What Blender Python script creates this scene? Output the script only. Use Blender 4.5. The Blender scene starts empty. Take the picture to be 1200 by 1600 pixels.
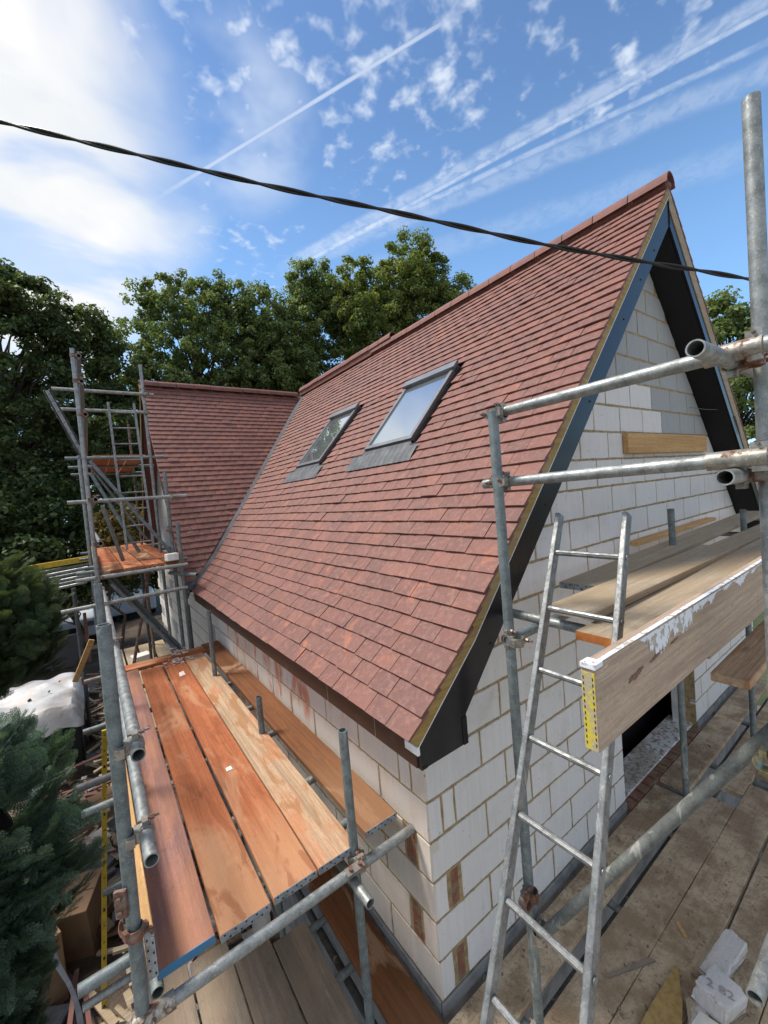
import bpy, math, random
import numpy as np
from mathutils import Vector, Matrix, Euler
random.seed(7); rng = np.random.default_rng(7)
sc = bpy.context.scene
C = sc.collection

# ------------------------------------------------------------------ camera
R_ = Vector((0.80547, -0.58636, -0.08601)); U_ = Vector((0.09580, -0.01439, 0.99530)); F_ = Vector((0.58484, 0.80992, -0.04459))
CAM = Vector((-1.3167, -1.6688, 1.4481))
cd = bpy.data.cameras.new('camera'); cam = bpy.data.objects.new('camera', cd); C.objects.link(cam)
cam.matrix_world = Matrix(((R_.x, U_.x, -F_.x, CAM.x), (R_.y, U_.y, -F_.y, CAM.y), (R_.z, U_.z, -F_.z, CAM.z), (0, 0, 0, 1)))
cd.sensor_fit = 'VERTICAL'; cd.sensor_height = 24; cd.lens = 640.054 / 1600 * 24
cd.clip_start = 0.05; cd.clip_end = 3000
sc.camera = cam

# ------------------------------------------------------------------ light, exposure
SUN = Vector((-0.36, 0.38, 0.85)).normalized()
sl = bpy.data.lights.new('sun', 'SUN'); sl.energy = 2.5; sl.angle = math.radians(14); sl.color = (1, 0.93, 0.84)
so = bpy.data.objects.new('sun', sl); C.objects.link(so)
so.rotation_euler = SUN.to_track_quat('Z', 'Y').to_euler(); so.location = (0, 0, 30)
sc.view_settings.view_transform = 'Standard'; sc.view_settings.look = 'None'
sc.view_settings.gamma = 1; sc.view_settings.use_curve_mapping = False
sc.view_settings.exposure = 1.1

# ------------------------------------------------------------------ node helper
class NT:
    def __init__(s, tree): s.t = tree; s.n = tree.nodes; s.l = tree.links
    def new(s, typ, **kw):
        n = s.n.new(typ)
        for k, v in kw.items(): setattr(n, k, v)
        return n
    def put(s, sock, v):
        if v is None: return
        if hasattr(v, 'is_output') or isinstance(v, bpy.types.NodeSocket): s.l.new(v, sock)
        else: sock.default_value = v
    def m(s, op, a, b=None, c=None, clamp=False):
        n = s.new('ShaderNodeMath', operation=op); n.use_clamp = clamp
        s.put(n.inputs[0], a); s.put(n.inputs[1], b)
        if c is not None: s.put(n.inputs[2], c)
        return n.outputs[0]
    def vm(s, op, a, b=None):
        n = s.new('ShaderNodeVectorMath', operation=op); s.put(n.inputs[0], a); s.put(n.inputs[1], b)
        return n.outputs['Value'] if op in ('DOT_PRODUCT', 'LENGTH') else n.outputs[0]
    def noise(s, vec, scale, detail=3, rough=0.55, dist=0, out=0):
        n = s.new('ShaderNodeTexNoise'); s.put(n.inputs['Vector'], vec); n.inputs['Scale'].default_value = scale
        n.inputs['Detail'].default_value = detail; n.inputs['Roughness'].default_value = rough; n.inputs['Distortion'].default_value = dist
        return n.outputs[out]
    def ss(s, v, a, b, lo=0.0, hi=1.0):
        n = s.new('ShaderNodeMapRange', interpolation_type='SMOOTHSTEP'); s.put(n.inputs[0], v)
        n.inputs[1].default_value = a; n.inputs[2].default_value = b; n.inputs[3].default_value = lo; n.inputs[4].default_value = hi
        return n.outputs[0]
    def mix(s, f, a, b, blend='MIX'):
        n = s.new('ShaderNodeMix', data_type='RGBA', blend_type=blend); s.put(n.inputs[0], f)
        s.put(n.inputs[6], a if not isinstance(a, tuple) or len(a) == 4 else (*a, 1)); s.put(n.inputs[7], b if not isinstance(b, tuple) or len(b) == 4 else (*b, 1))
        return n.outputs[2]
    def ramp(s, v, stops):
        n = s.new('ShaderNodeValToRGB'); s.put(n.inputs[0], v); e = n.color_ramp.elements
        while len(e) < len(stops): e.new(0.5)
        for k, (p, c) in enumerate(stops): e[k].position = p; e[k].color = (*c, 1)
        return n.outputs[0]
    def scale(s, v, sc_): 
        n = s.new('ShaderNodeMapping'); s.put(n.inputs[0], v); n.inputs['Scale'].default_value = sc_; return n.outputs[0]
    def bump(s, h, strength=0.3, dist=0.01, normal=None):
        n = s.new('ShaderNodeBump'); n.inputs['Strength'].default_value = strength; n.inputs['Distance'].default_value = dist
        s.put(n.inputs['Height'], h); s.put(n.inputs['Normal'], normal); return n.outputs[0]

# ------------------------------------------------------------------ world: sky with clouds and vapour trails
w = bpy.data.worlds.new('World'); sc.world = w; w.use_nodes = True
t = NT(w.node_tree); t.n.clear()
sky = t.new('ShaderNodeTexSky', sky_type='NISHITA'); sky.sun_disc = False
sky.sun_elevation = math.asin(SUN.z); sky.sun_rotation = math.atan2(SUN.x, SUN.y); sky.air_density = 1.1; sky.dust_density = 0.3; sky.ozone_density = 2.0
tc = t.new('ShaderNodeTexCoord'); D = t.vm('NORMALIZE', tc.outputs['Generated'])
sep = t.new('ShaderNodeSeparateXYZ'); t.put(sep.inputs[0], D)
zz = t.m('ADD', t.m('MAXIMUM', sep.outputs[2], 0.0), 0.12)
cmb = t.new('ShaderNodeCombineXYZ'); t.put(cmb.inputs[0], t.m('DIVIDE', sep.outputs[0], zz)); t.put(cmb.inputs[1], t.m('DIVIDE', sep.outputs[1], zz))
P = cmb.outputs[0]
up = t.ss(sep.outputs[2], 0.0, 0.2)
# broad bright cloud round the veiled sun
dA = t.vm('DOT_PRODUCT', D, tuple(Vector((-0.17, 0.83, 0.53)).normalized()))
nA = t.noise(t.scale(P, (1.0, 0.45, 1)), 1.6, 5, 0.5, 0.5)
nA2 = t.noise(t.scale(P, (0.8, 1.6, 1)), 2.2, 4, 0.5, 0.3)
A = t.ss(t.m('ADD', dA, t.m('MULTIPLY', t.m('SUBTRACT', nA, 0.5), 0.28)), 0.895, 0.99)
A = t.m('MULTIPLY', A, t.ss(nA2, 0.34, 0.52, 0.45, 1.0))
# cloud sheet added over the unseen sky behind the viewer, brightening the shaded gable
rear_fill = t.ss(t.vm('DOT_PRODUCT', D, tuple(Vector((-0.62, -0.76, 0.1)).normalized())), 0.0, 0.45)
A = t.m('MAXIMUM', A, t.m('MULTIPLY', rear_fill, t.ss(nA, 0.36, 0.56, 0.25, 1.0)))
# small fleecy clouds, thicker round a few places
def blob(v, a, b): return t.ss(t.vm('DOT_PRODUCT', D, tuple(Vector(v).normalized())), a, b)
Pw = t.vm('ADD', P, t.vm('SCALE', t.noise(P, 6.0, 2, 0.5, 0, 1), None))
nB = t.noise(P, 17.0, 3, 0.55, 0.15)
nBl = t.noise(P, 3.2, 2, 0.5)
reg = t.m('MAXIMUM', blob((0.485, 0.528, 0.697), 0.965, 0.999), t.m('MULTIPLY', blob((0.26, 0.64, 0.73), 0.975, 0.998), 0.85))
reg = t.m('MAXIMUM', reg, t.m('MULTIPLY', blob((0.69, 0.28, 0.67), 0.975, 0.999), 0.85))
reg = t.m('MAXIMUM', reg, t.m('MULTIPLY', blob((0.29, 0.80, 0.50), 0.985, 0.999), 0.7))
thr = t.m('SUBTRACT', 0.74, t.m('MULTIPLY', reg, 0.24))
thr = t.m('SUBTRACT', thr, t.m('MULTIPLY', t.m('SUBTRACT', nBl, 0.5), 0.22))
B = t.m('MULTIPLY', t.ss(t.m('SUBTRACT', nB, thr), -0.05, 0.27), 0.85)
# wispy veil patch
Cc = t.m('MULTIPLY', blob((0.271, 0.705, 0.655), 0.988, 0.9995), t.ss(t.noise(P, 3.0, 4), 0.42, 0.65, 0, 0.55))
# vapour trails (great circles)
def trail(n, mid, ce, wd, amt, rag, off=0.0, side=0.0):
    d = t.vm('DOT_PRODUCT', D, tuple(n)); 
    if off: d = t.m('ADD', d, off)
    nn = t.noise(P, 9.0, 3, 0.6)
    d = t.m('ADD', d, t.m('MULTIPLY', t.m('SUBTRACT', nn, 0.5), rag))
    body = t.m('SUBTRACT', 1.0, t.ss(t.m('ABSOLUTE', d), wd * 0.25, wd))
    ext = t.ss(t.vm('DOT_PRODUCT', D, tuple(mid)), ce - 0.01, ce + 0.03)
    streak = t.ss(t.noise(t.scale(P, (1, 1, 1)), 26.0, 3, 0.6, 0.6), 0.3, 0.62, 0.35 if rag else 0.9, 1.0)
    return t.m('MULTIPLY', t.m('MULTIPLY', t.m('MULTIPLY', body, ext), streak), amt)
T1 = trail((0.6484, 0.3412, -0.6806), (0.3721, 0.6378, 0.6743), 0.956, 0.0042, 0.6, 0.0)
T2 = trail((0.573, 0.2106, -0.7921), (0.6497, 0.4724, 0.5956), 0.90, 0.014, 0.40, 0.012)
T2b = trail((0.573, 0.2106, -0.7921), (0.6497, 0.4724, 0.5956), 0.90, 0.0045, 0.5, 0.002, -0.012)
T3 = trail((0.4982, 0.2624, -0.8264), (0.6925, 0.453, 0.5614), 0.91, 0.021, 0.26, 0.016)
T3b = trail((0.530, 0.239, -0.813), (0.6925, 0.453, 0.5614), 0.93, 0.006, 0.38, 0.003)
T4 = trail((0.418, 0.2652, -0.8689), (0.7187, 0.4885, 0.4948), 0.92, 0.028, 0.15, 0.02)
tr = T1
for q in (T2, T2b, T3, T3b, T4): tr = t.m('SUBTRACT', 1.0, t.m('MULTIPLY', t.m('SUBTRACT', 1.0, tr), t.m('SUBTRACT', 1.0, q)))
cl = t.m('MAXIMUM', t.m('MAXIMUM', B, Cc), tr)
base = t.mix(t.m('MULTIPLY', 0.35, t.m('SUBTRACT', 1.0, t.ss(sep.outputs[2], 0.2, 0.75))), sky.outputs[0], (3.6, 6.2, 9.6))
base = t.mix(1.0, base, (0.60, 0.71, 0.80, 1), 'MULTIPLY')
col = t.mix(t.m('MULTIPLY', cl, up), base, (3.9, 4.3, 4.9))
colA = t.ramp(t.noise(P, 2.0, 4, 0.5), [(0.3, (0.74, 0.80, 0.86)), (0.62, (1.0, 0.98, 0.95))])
colA = t.mix(1.0, colA, (5.0, 5.0, 5.0, 1), 'MULTIPLY')
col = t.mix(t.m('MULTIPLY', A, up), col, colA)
bg = t.new('ShaderNodeBackground'); t.put(bg.inputs[0], col); bg.inputs[1].default_value = 0.1
ow = t.new('ShaderNodeOutputWorld'); t.l.new(bg.outputs[0], ow.inputs[0])

# ------------------------------------------------------------------ materials
def mat(name, fn, **kw):
    m = bpy.data.materials.new(name); m.use_nodes = True
    g = NT(m.node_tree); b = g.n['Principled BSDF']
    fn(g, b, **kw); return m
def coords(g): return g.new('ShaderNodeTexCoord').outputs['Object']
def wpos(g): return g.new('ShaderNodeNewGeometry').outputs['Position']
def rnd(g, island): 
    return g.new('ShaderNodeNewGeometry').outputs['Random Per Island'] if island else g.new('ShaderNodeObjectInfo').outputs['Random']

def f_tile(g, b, island=False):
    p = wpos(g); r = rnd(g, island)
    c = g.ramp(r, [(0.0, (0.142, 0.062, 0.050)), (0.4, (0.168, 0.070, 0.054)), (0.8, (0.187, 0.076, 0.057)), (1.0, (0.215, 0.087, 0.061))])
    c = g.mix(g.ss(g.noise(p, 3.5, 5, 0.65), 0.42, 0.66, 0, 0.35), c, (0.125, 0.068, 0.060))
    c = g.mix(g.ss(g.noise(p, 28, 5, 0.7, 0.3), 0.46, 0.66, 0, 0.45), c, (0.30, 0.145, 0.115))
    c = g.mix(g.ss(g.noise(p, 17, 4, 0.7), 0.55, 0.70, 0, 0.5), c, (0.11, 0.055, 0.048))
    # orange bloom towards the tails
    o = g.m('MULTIPLY', g.ss(g.noise(p, 7.5, 3, 0.6, 0.4), 0.55, 0.75), g.ss(g.noise(p, 1.1, 2), 0.42, 0.60))
    c = g.mix(g.m('MULTIPLY', o, 0.6), c, (0.42, 0.145, 0.075))
    sp = g.ss(g.noise(p, 90, 2, 0.6), 0.66, 0.74)
    c = g.mix(g.m('MULTIPLY', sp, 0.35), c, (0.50, 0.32, 0.24))
    g.put(b.inputs['Base Color'], c); b.inputs['Roughness'].default_value = 0.62; b.inputs['Specular IOR Level'].default_value = 0.35
    h = g.m('ADD', g.noise(p, 160, 3, 0.6), g.m('MULTIPLY', g.noise(p, 22, 3), 2.0))
    g.put(b.inputs['Normal'], g.bump(h, 0.35, 0.004))
M_tile = mat('clay_tile', f_tile); M_ridge = mat('ridge_clay', f_simple, col=(0.17, 0.072, 0.058), col2=(0.12, 0.058, 0.05), sc_=9, rough=0.7) if False else None; M_tile_i = mat('clay_tile_field', f_tile, island=True)
def f_block(g, b, base=(0.70, 0.675, 0.655), stain=0.0, side='y'):
    p = wpos(g); r = rnd(g, False)
    sx = (95, 95, 2.5)
    v = g.noise(g.scale(p, sx), 1.0, 2, 0.5)
    c = g.mix(g.ss(v, 0.3, 0.75, 0, 0.30), base, tuple(x * 0.72 for x in base))
    c = g.mix(g.m('MULTIPLY', r, 0.35), c, tuple(x * 0.80 for x in base))
    c = g.mix(g.ss(g.noise(p, 3.2, 4, 0.6), 0.5, 0.75, 0, 0.4), c, (base[0] * .72, base[1] * .70, base[2] * .66))
    pits = g.ss(g.noise(p, 55, 2, 0.5), 0.70, 0.76)
    c = g.mix(g.m('MULTIPLY', pits, 0.6), c, (0.16, 0.15, 0.14))
    if stain:
        s = g.m('MULTIPLY', g.ss(g.noise(g.scale(p, (1, 1, 0.45)), 4.5, 4, 0.6, 0.5), 0.47, 0.62), g.ss(g.noise(p, 0.9, 1), 0.35, 0.5))
        s = g.m('MULTIPLY', s, g.ss(g.new('ShaderNodeSeparateXYZ').outputs[1], -9, -8)) if False else s
        sy = g.new('ShaderNodeSeparateXYZ'); g.put(sy.inputs[0], p); s = g.m('MULTIPLY', s, g.ss(sy.outputs[1], 0.5, 1.6, 0.12, 1.0))
        c = g.mix(g.m('MULTIPLY', s, stain), c, (0.50, 0.16, 0.085))
        c = g.mix(0.22, c, (0.55, 0.40, 0.28))
    sz = g.new('ShaderNodeSeparateXYZ'); g.put(sz.inputs[0], p)
    fr = g.m('ABSOLUTE', g.m('SUBTRACT', g.m('FRACT', g.m('ADD', g.m('DIVIDE', sz.outputs[2], 0.225), 100.0)), 0.5))
    sm = g.ss(g.m('ADD', fr, g.m('MULTIPLY', g.m('SUBTRACT', g.noise(p, 16, 5, 0.65), 0.5), 0.16)), 0.458, 0.482)
    c = g.mix(g.m('MULTIPLY', sm, 0.75), c, (0.33, 0.25, 0.14))
    bl = g.ss(g.noise(g.scale(p, (1, 1, 0.6)), 5.5, 5, 0.7, 0.4), 0.60, 0.72, 0, 0.35); c = g.mix(bl, c, (0.36, 0.31, 0.24))
    g.put(b.inputs['Base Color'], c); b.inputs['Roughness'].default_value = 0.95; b.inputs['Specular IOR Level'].default_value = 0.15
    h = g.m('ADD', g.m('MULTIPLY', v, 1.5), g.m('SUBTRACT', g.noise(p, 120, 3, 0.6), g.m('MULTIPLY', pits, 1.5)))
    g.put(b.inputs['Normal'], g.bump(h, 0.5, 0.004))
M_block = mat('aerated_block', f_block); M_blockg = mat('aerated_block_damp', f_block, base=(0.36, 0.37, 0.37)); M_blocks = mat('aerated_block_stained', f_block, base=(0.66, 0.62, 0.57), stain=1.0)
def f_simple(g, b, col=(0.5, 0.5, 0.5), col2=None, sc_=8, rough=0.8, metal=0.0, bump=0.3, bs=60, bd=0.004, lo=0.4, hi=0.65, spec=0.4, coat=0):
    p = wpos(g)
    c = g.mix(g.ss(g.noise(p, sc_, 5, 0.62), lo, hi), col, col2 or tuple(x * 0.7 for x in col))
    g.put(b.inputs['Base Color'], c); b.inputs['Roughness'].default_value = rough; b.inputs['Metallic'].default_value = metal
    b.inputs['Specular IOR Level'].default_value = spec; b.inputs['Coat Weight'].default_value = coat
    if bump: g.put(b.inputs['Normal'], g.bump(g.noise(p, bs, 4, 0.6), bump, bd))
M_mortar = mat('mortar', f_simple, col=(0.40, 0.29, 0.15), col2=(0.25, 0.18, 0.10), sc_=22, bump=1.0, bs=75, bd=0.01)
M_grey = mat('grey_render', f_simple, col=(0.20, 0.20, 0.20), col2=(0.12, 0.12, 0.125), sc_=6, bump=0.6)
M_brick = mat('red_brick', f_simple, col=(0.23, 0.085, 0.055), col2=(0.22, 0.16, 0.10), sc_=13, bump=1.0, bs=40, bd=0.02, lo=0.42, hi=0.60)
M_black = mat('black_upvc', f_simple, col=(0.012, 0.012, 0.014), col2=(0.016, 0.016, 0.018), rough=0.24, bump=0.02, bs=4, spec=0.22)
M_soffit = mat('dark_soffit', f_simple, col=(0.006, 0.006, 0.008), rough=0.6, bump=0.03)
M_brown = mat('brown_fascia', f_simple, col=(0.045, 0.022, 0.014), col2=(0.085, 0.055, 0.04), sc_=5, rough=0.5, lo=0.55, hi=0.8, bump=0.1)
M_lead = mat('lead_sheet', f_simple, col=(0.055, 0.06, 0.07), col2=(0.10, 0.105, 0.115), sc_=7, rough=0.6, metal=0.0, bump=0.3, bs=12, bd=0.01)
M_frame = mat('grey_aluminium', f_simple, col=(0.055, 0.058, 0.062), col2=(0.07, 0.07, 0.075), rough=0.38, metal=0.5, bump=0)
M_framel = mat('light_aluminium', f_simple, col=(0.20, 0.205, 0.215), col2=(0.16, 0.165, 0.17), rough=0.35, metal=0.6, bump=0)
M_white = mat('white_plastic', f_simple, col=(0.75, 0.75, 0.73), col2=(0.62, 0.60, 0.55), rough=0.5, bump=0.05)
M_dark = mat('dark_void', f_simple, col=(0.02, 0.02, 0.022), rough=0.9)
M_sack = mat('white_sheet', f_simple, col=(0.60, 0.61, 0.63), col2=(0.54, 0.50, 0.47), sc_=2.0, rough=0.45, bump=0.6, bs=7, bd=0.03)
M_binblack = mat('black_plastic', f_simple, col=(0.012, 0.013, 0.016), rough=0.5, bump=0.1)
M_card = mat('brown_cardboard', f_simple, col=(0.25, 0.155, 0.09), col2=(0.19, 0.12, 0.07), sc_=3, rough=0.9, bump=0.15)
M_cable = mat('black_cable', f_simple, col=(0.012, 0.014, 0.013), rough=0.4, bump=0.1)
M_yellow = mat('yellow_paint', f_simple, col=(0.55, 0.38, 0.03), col2=(0.42, 0.28, 0.03), sc_=20, rough=0.5)
M_van = mat('white_van_paint', f_simple, col=(0.62, 0.68, 0.75), col2=(0.58, 0.64, 0.72), rough=0.25, bump=0, coat=0.5)
M_bark = mat('bark', f_simple, col=(0.09, 0.07, 0.05), col2=(0.045, 0.035, 0.028), sc_=9, bump=0.8, bs=20, bd=0.05)
M_ground = mat('earth', f_simple, col=(0.07, 0.05, 0.035), col2=(0.13, 0.10, 0.075), sc_=1.3, bump=0.8, bs=14, bd=0.05)
M_grass = mat('rough_grass', f_simple, col=(0.035, 0.05, 0.015), col2=(0.07, 0.075, 0.03), sc_=0.6, bump=0.8, bs=14, bd=0.05)
M_strap = mat('grey_strap', f_simple, col=(0.30, 0.31, 0.35), rough=0.45, bump=0)
M_tank = mat('pale_blue_plastic', f_simple, col=(0.38, 0.45, 0.55), rough=0.4, bump=0.1)
M_panel = mat('grey_door_panel', f_simple, col=(0.13, 0.12, 0.13), col2=(0.10, 0.09, 0.095), sc_=0.5, rough=0.6, bump=0.05)
M_slate = mat('broken_red_tile', f_simple, col=(0.15, 0.06, 0.05), col2=(0.10, 0.06, 0.05), rough=0.8)
M_ridge = mat('ridge_clay', f_simple, col=(0.20, 0.078, 0.060), col2=(0.14, 0.064, 0.054), sc_=9, rough=0.75, bump=0.4)
def f_spat(g, b):
    p = wpos(g); c = g.mix(g.ss(g.noise(p, 26, 5, 0.7), 0.48, 0.58, 0, 0.9), (0.66, 0.66, 0.66), (0.22, 0.16, 0.10)); c = g.mix(g.ss(g.noise(p, 3, 3), 0.45, 0.6, 0, 0.5), c, (0.30, 0.24, 0.16))
    g.put(b.inputs['Base Color'], c); b.inputs['Roughness'].default_value = 0.7; g.put(b.inputs['Normal'], g.bump(g.noise(p, 40, 4), 0.6, 0.006))
M_spat = mat('spattered_white', f_spat)
M_ink = mat('print_ink', f_simple, col=(0.03, 0.03, 0.035), rough=0.7, bump=0)

def f_glass(g, b):
    p = wpos(g)
    b.inputs['Base Color'].default_value = (0.55, 0.60, 0.64, 1); b.inputs['Roughness'].default_value = 0.02
    b.inputs['Specular IOR Level'].default_value = 1.0; b.inputs['IOR'].default_value = 1.6; b.inputs['Metallic'].default_value = 0.85
    b.inputs['Coat Weight'].default_value = 0.0
M_glass = mat('window_glass', f_glass)

def f_wood(g, b, col=(0.4, 0.3, 0.2), dark=None, dust=None, dustamt=0.0, wet=None, wetamt=0.0, dscale=2.0, rough=0.85, dlo=0.4, dhi=0.6, endfade=None):
    o = coords(g); p = wpos(g); r = rnd(g, False)
    off = g.new('ShaderNodeCombineXYZ'); g.put(off.inputs[0], g.m('MULTIPLY', r, 37.0)); g.put(off.inputs[1], g.m('MULTIPLY', r, 11.0))
    q = g.vm('ADD', o, off.outputs[0])
    dark = dark or tuple(x * 0.55 for x in col)
    gr = g.noise(g.scale(q, (0.9, 34, 34)), 1.0, 6, 0.72, 0.5)
    fine = g.noise(g.scale(q, (14, 210, 210)), 1.0, 4, 0.7)
    grit = g.noise(p, 75, 5, 0.75)
    c = g.mix(g.ss(gr, 0.38, 0.66), col, dark)
    c = g.mix(g.ss(fine, 0.42, 0.68, 0, 0.5), c, tuple(x * 0.55 for x in col))
    c = g.mix(g.ss(grit, 0.50, 0.68, 0, 0.45), c, tuple(x * 0.5 for x in col))
    c = g.mix(g.ss(g.noise(p, 6, 5, 0.7), 0.5, 0.7, 0, 0.35), c, tuple(x * 0.62 for x in col))
    c = g.mix(g.m('MULTIPLY', g.m('SUBTRACT', r, 0.5), 0.5, clamp=True), c, tuple(x * 0.7 for x in col))
    sc2 = g.ss(g.noise(g.scale(q, (1.3, 30, 30)), 1.0, 4, 0.7, 1.5), 0.60, 0.70); sc2 = g.m('MULTIPLY', sc2, g.ss(g.noise(p, 4, 3), 0.45, 0.6))
    c = g.mix(g.m('MULTIPLY', sc2, 0.5), c, tuple(min(1, x * 1.25 + 0.10) for x in col))
    c = g.mix(g.ss(g.noise(p, 20, 4, 0.7, 0.6), 0.60, 0.70, 0, 0.45), c, tuple(x * 0.4 for x in col))
    # knots
    kn = g.new('ShaderNodeTexVoronoi'); g.put(kn.inputs['Vector'], g.scale(q, (1.6, 5.5, 5.5))); kn.inputs['Scale'].default_value = 1.0
    k = g.m('SUBTRACT', 1.0, g.ss(kn.outputs['Distance'], 0.04, 0.11))
    c = g.mix(g.m('MULTIPLY', k, 0.55), c, tuple(x * 0.3 for x in col))
    if dust:
        dd = g.ss(g.noise(g.scale(q, (0.7, 1.6, 1)), dscale, 6, 0.62, 0.6), dlo, dhi)
        c = g.mix(g.m('MULTIPLY', dd, dustamt), c, dust)
    if endfade:
        sx = g.new('ShaderNodeSeparateXYZ'); g.put(sx.inputs[0], o)
        ef = g.ss(g.m('ADD', sx.outputs[0], g.m('MULTIPLY', g.noise(g.scale(q, (1.0, 14, 14)), 1.0, 5, 0.7), 1.3)), -1.25, -0.35, 1.0, 0.0)
        c = g.mix(g.m('MULTIPLY', ef, 0.75), c, endfade)
    if wet:
        ww = g.ss(g.noise(g.scale(q, (0.6, 2.2, 1)), 3.1, 5, 0.6, 0.8), 0.53, 0.60)
        c = g.mix(g.m('MULTIPLY', ww, wetamt), c, wet)
    g.put(b.inputs['Base Color'], c); b.inputs['Roughness'].default_value = rough; b.inputs['Specular IOR Level'].default_value = 0.25
    h = g.m('ADD', g.m('MULTIPLY', gr, 1.0), g.m('ADD', fine, grit))
    g.put(b.inputs['Normal'], g.bump(h, 0.55, 0.004))
M_wblond = mat('blond_board', f_wood, col=(0.54, 0.37, 0.235), dust=(0.46, 0.17, 0.07), dustamt=0.7, dlo=0.5, dhi=0.66, wet=(0.32, 0.15, 0.06), wetamt=0.7)
M_worange = mat('orange_dusted_board', f_wood, col=(0.44, 0.145, 0.060), dark=(0.29, 0.09, 0.036), dust=(0.50, 0.30, 0.17), dustamt=0.55, dlo=0.50, dhi=0.66, wet=(0.24, 0.075, 0.03), wetamt=0.55, endfade=(0.47, 0.255, 0.135))
M_wpurple = mat('pinkish_board', f_wood, col=(0.33, 0.17, 0.14), dark=(0.20, 0.11, 0.095), dust=(0.44, 0.20, 0.10), dustamt=0.5)
M_wwet = mat('wet_brown_board', f_wood, col=(0.22, 0.085, 0.032), dark=(0.13, 0.055, 0.024), endfade=(0.25, 0.13, 0.065), dust=(0.46, 0.30, 0.19), dustamt=0.6, dlo=0.54, dhi=0.62, rough=0.6)
M_wgrey = mat('weathered_board', f_wood, col=(0.27, 0.225, 0.18), dark=(0.19, 0.15, 0.12), dust=(0.33, 0.25, 0.17), dustamt=0.5)
M_wtan = mat('tan_board', f_wood, col=(0.41, 0.335, 0.245), dark=(0.28, 0.225, 0.16), dust=(0.32, 0.235, 0.14), dustamt=0.6)
M_wtoe = mat('toe_board_wood', f_wood, col=(0.50, 0.38, 0.28), dark=(0.32, 0.235, 0.175), wet=(0.13, 0.06, 0.04), wetamt=0.0)
M_wnew = mat('new_pine', f_wood, col=(0.62, 0.38, 0.17), dark=(0.45, 0.25, 0.10))
M_wgold = mat('treated_batten', f_wood, col=(0.40, 0.27, 0.09), dark=(0.24, 0.15, 0.05), dust=(0.36, 0.30, 0.22), dustamt=0.3)
M_worend = mat('orange_end_paint', f_simple, col=(0.50, 0.17, 0.03), col2=(0.36, 0.12, 0.03), sc_=15, rough=0.7)
def f_mud(g, b):
    p = wpos(g); o = coords(g)
    c = g.mix(g.ss(g.noise(p, 3.5, 6, 0.7), 0.38, 0.62), (0.64, 0.50, 0.34), (0.33, 0.225, 0.135))
    c = g.mix(g.ss(g.noise(g.scale(o, (1, 22, 1)), 2.0, 3), 0.5, 0.75, 0, 0.35), c, (0.12, 0.09, 0.06))
    c = g.mix(g.ss(g.noise(p, 34, 5, 0.75), 0.52, 0.66, 0, 0.6), c, (0.20, 0.14, 0.085))
    c = g.mix(g.ss(g.noise(p, 48, 3, 0.7), 0.66, 0.72, 0, 0.8), c, (0.46, 0.40, 0.32))
    c = g.mix(g.m('MULTIPLY', rnd(g, False), 0.35), c, (0.30, 0.235, 0.16))
    g.put(b.inputs['Base Color'], c); b.inputs['Roughness'].default_value = 0.92
    g.put(b.inputs['Normal'], g.bump(g.m('ADD', g.noise(p, 38, 5, 0.75), g.noise(p, 120, 3)), 0.9, 0.012))
M_mud = mat('muddy_board', f_mud)
def f_steel(g, b, base=(0.34, 0.36, 0.355), rust=0.0, rough=0.45, metal=0.55):
    p = wpos(g)
    c = g.mix(g.ss(g.noise(p, 18, 5, 0.7), 0.35, 0.68), base, tuple(x * 0.58 for x in base))
    c = g.mix(g.ss(g.noise(p, 140, 2, 0.6), 0.6, 0.7, 0, 0.55), c, tuple(min(1, x * 1.7) for x in base))
    c = g.mix(g.ss(g.noise(g.scale(p, (1, 1, .3)), 12, 4, 0.6, 1.0), 0.62, 0.7, 0, 0.5), c, (0.50, 0.49, 0.44))
    g.put(b.inputs['Base Color'], c)
    if rust:
        k = g.ss(g.noise(p, 14, 5, 0.65), 0.56 - rust * 0.2, 0.68 - rust * 0.2)
        c = g.mix(k, c, g.ramp(g.noise(p, 60, 3), [(0.3, (0.085, 0.038, 0.025)), (0.7, (0.22, 0.10, 0.062))]))
        g.put(b.inputs['Base Color'], c)
        g.put(b.inputs['Metallic'], g.m('MULTIPLY', g.m('SUBTRACT', 1.0, k), metal)); g.put(b.inputs['Roughness'], g.ss(k, 0, 1, rough, 0.9))
    else:
        b.inputs['Metallic'].default_value = metal; g.put(b.inputs['Roughness'], g.ss(g.noise(p, 40, 3), 0.3, 0.7, rough - 0.08, rough + 0.2))
    g.put(b.inputs['Normal'], g.bump(g.noise(p, 70, 4, 0.6), 0.25, 0.003))
M_tube = mat('galvanised_tube', f_steel, base=(0.31, 0.325, 0.315)); M_tubed = mat('dull_tube', f_steel, base=(0.20, 0.235, 0.24), metal=0.4, rough=0.55)
M_tubed2 = mat('grimy_tube', f_steel, base=(0.15, 0.16, 0.15), metal=0.25, rough=0.7)
M_tubedk = mat('dark_tube', f_steel, base=(0.10, 0.105, 0.11), metal=0.3, rough=0.6)
M_coup = mat('rusty_coupler', f_steel, base=(0.33, 0.31, 0.27), rust=0.15); M_rust = mat('rust', f_steel, base=(0.24, 0.19, 0.16), rust=0.55)
M_sleeve = mat('pinkish_sleeve', f_steel, base=(0.36, 0.34, 0.29), rust=0.35)
M_alu = mat('ladder_aluminium', f_steel, base=(0.27, 0.275, 0.27), metal=0.7, rough=0.5)
M_band = mat('end_band', f_steel, base=(0.36, 0.39, 0.42), metal=0.5); 
M_blue = mat('blue_end_paint', f_simple, col=(0.05, 0.20, 0.36), col2=(0.10, 0.17, 0.24), sc_=14, rough=0.6)

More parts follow.
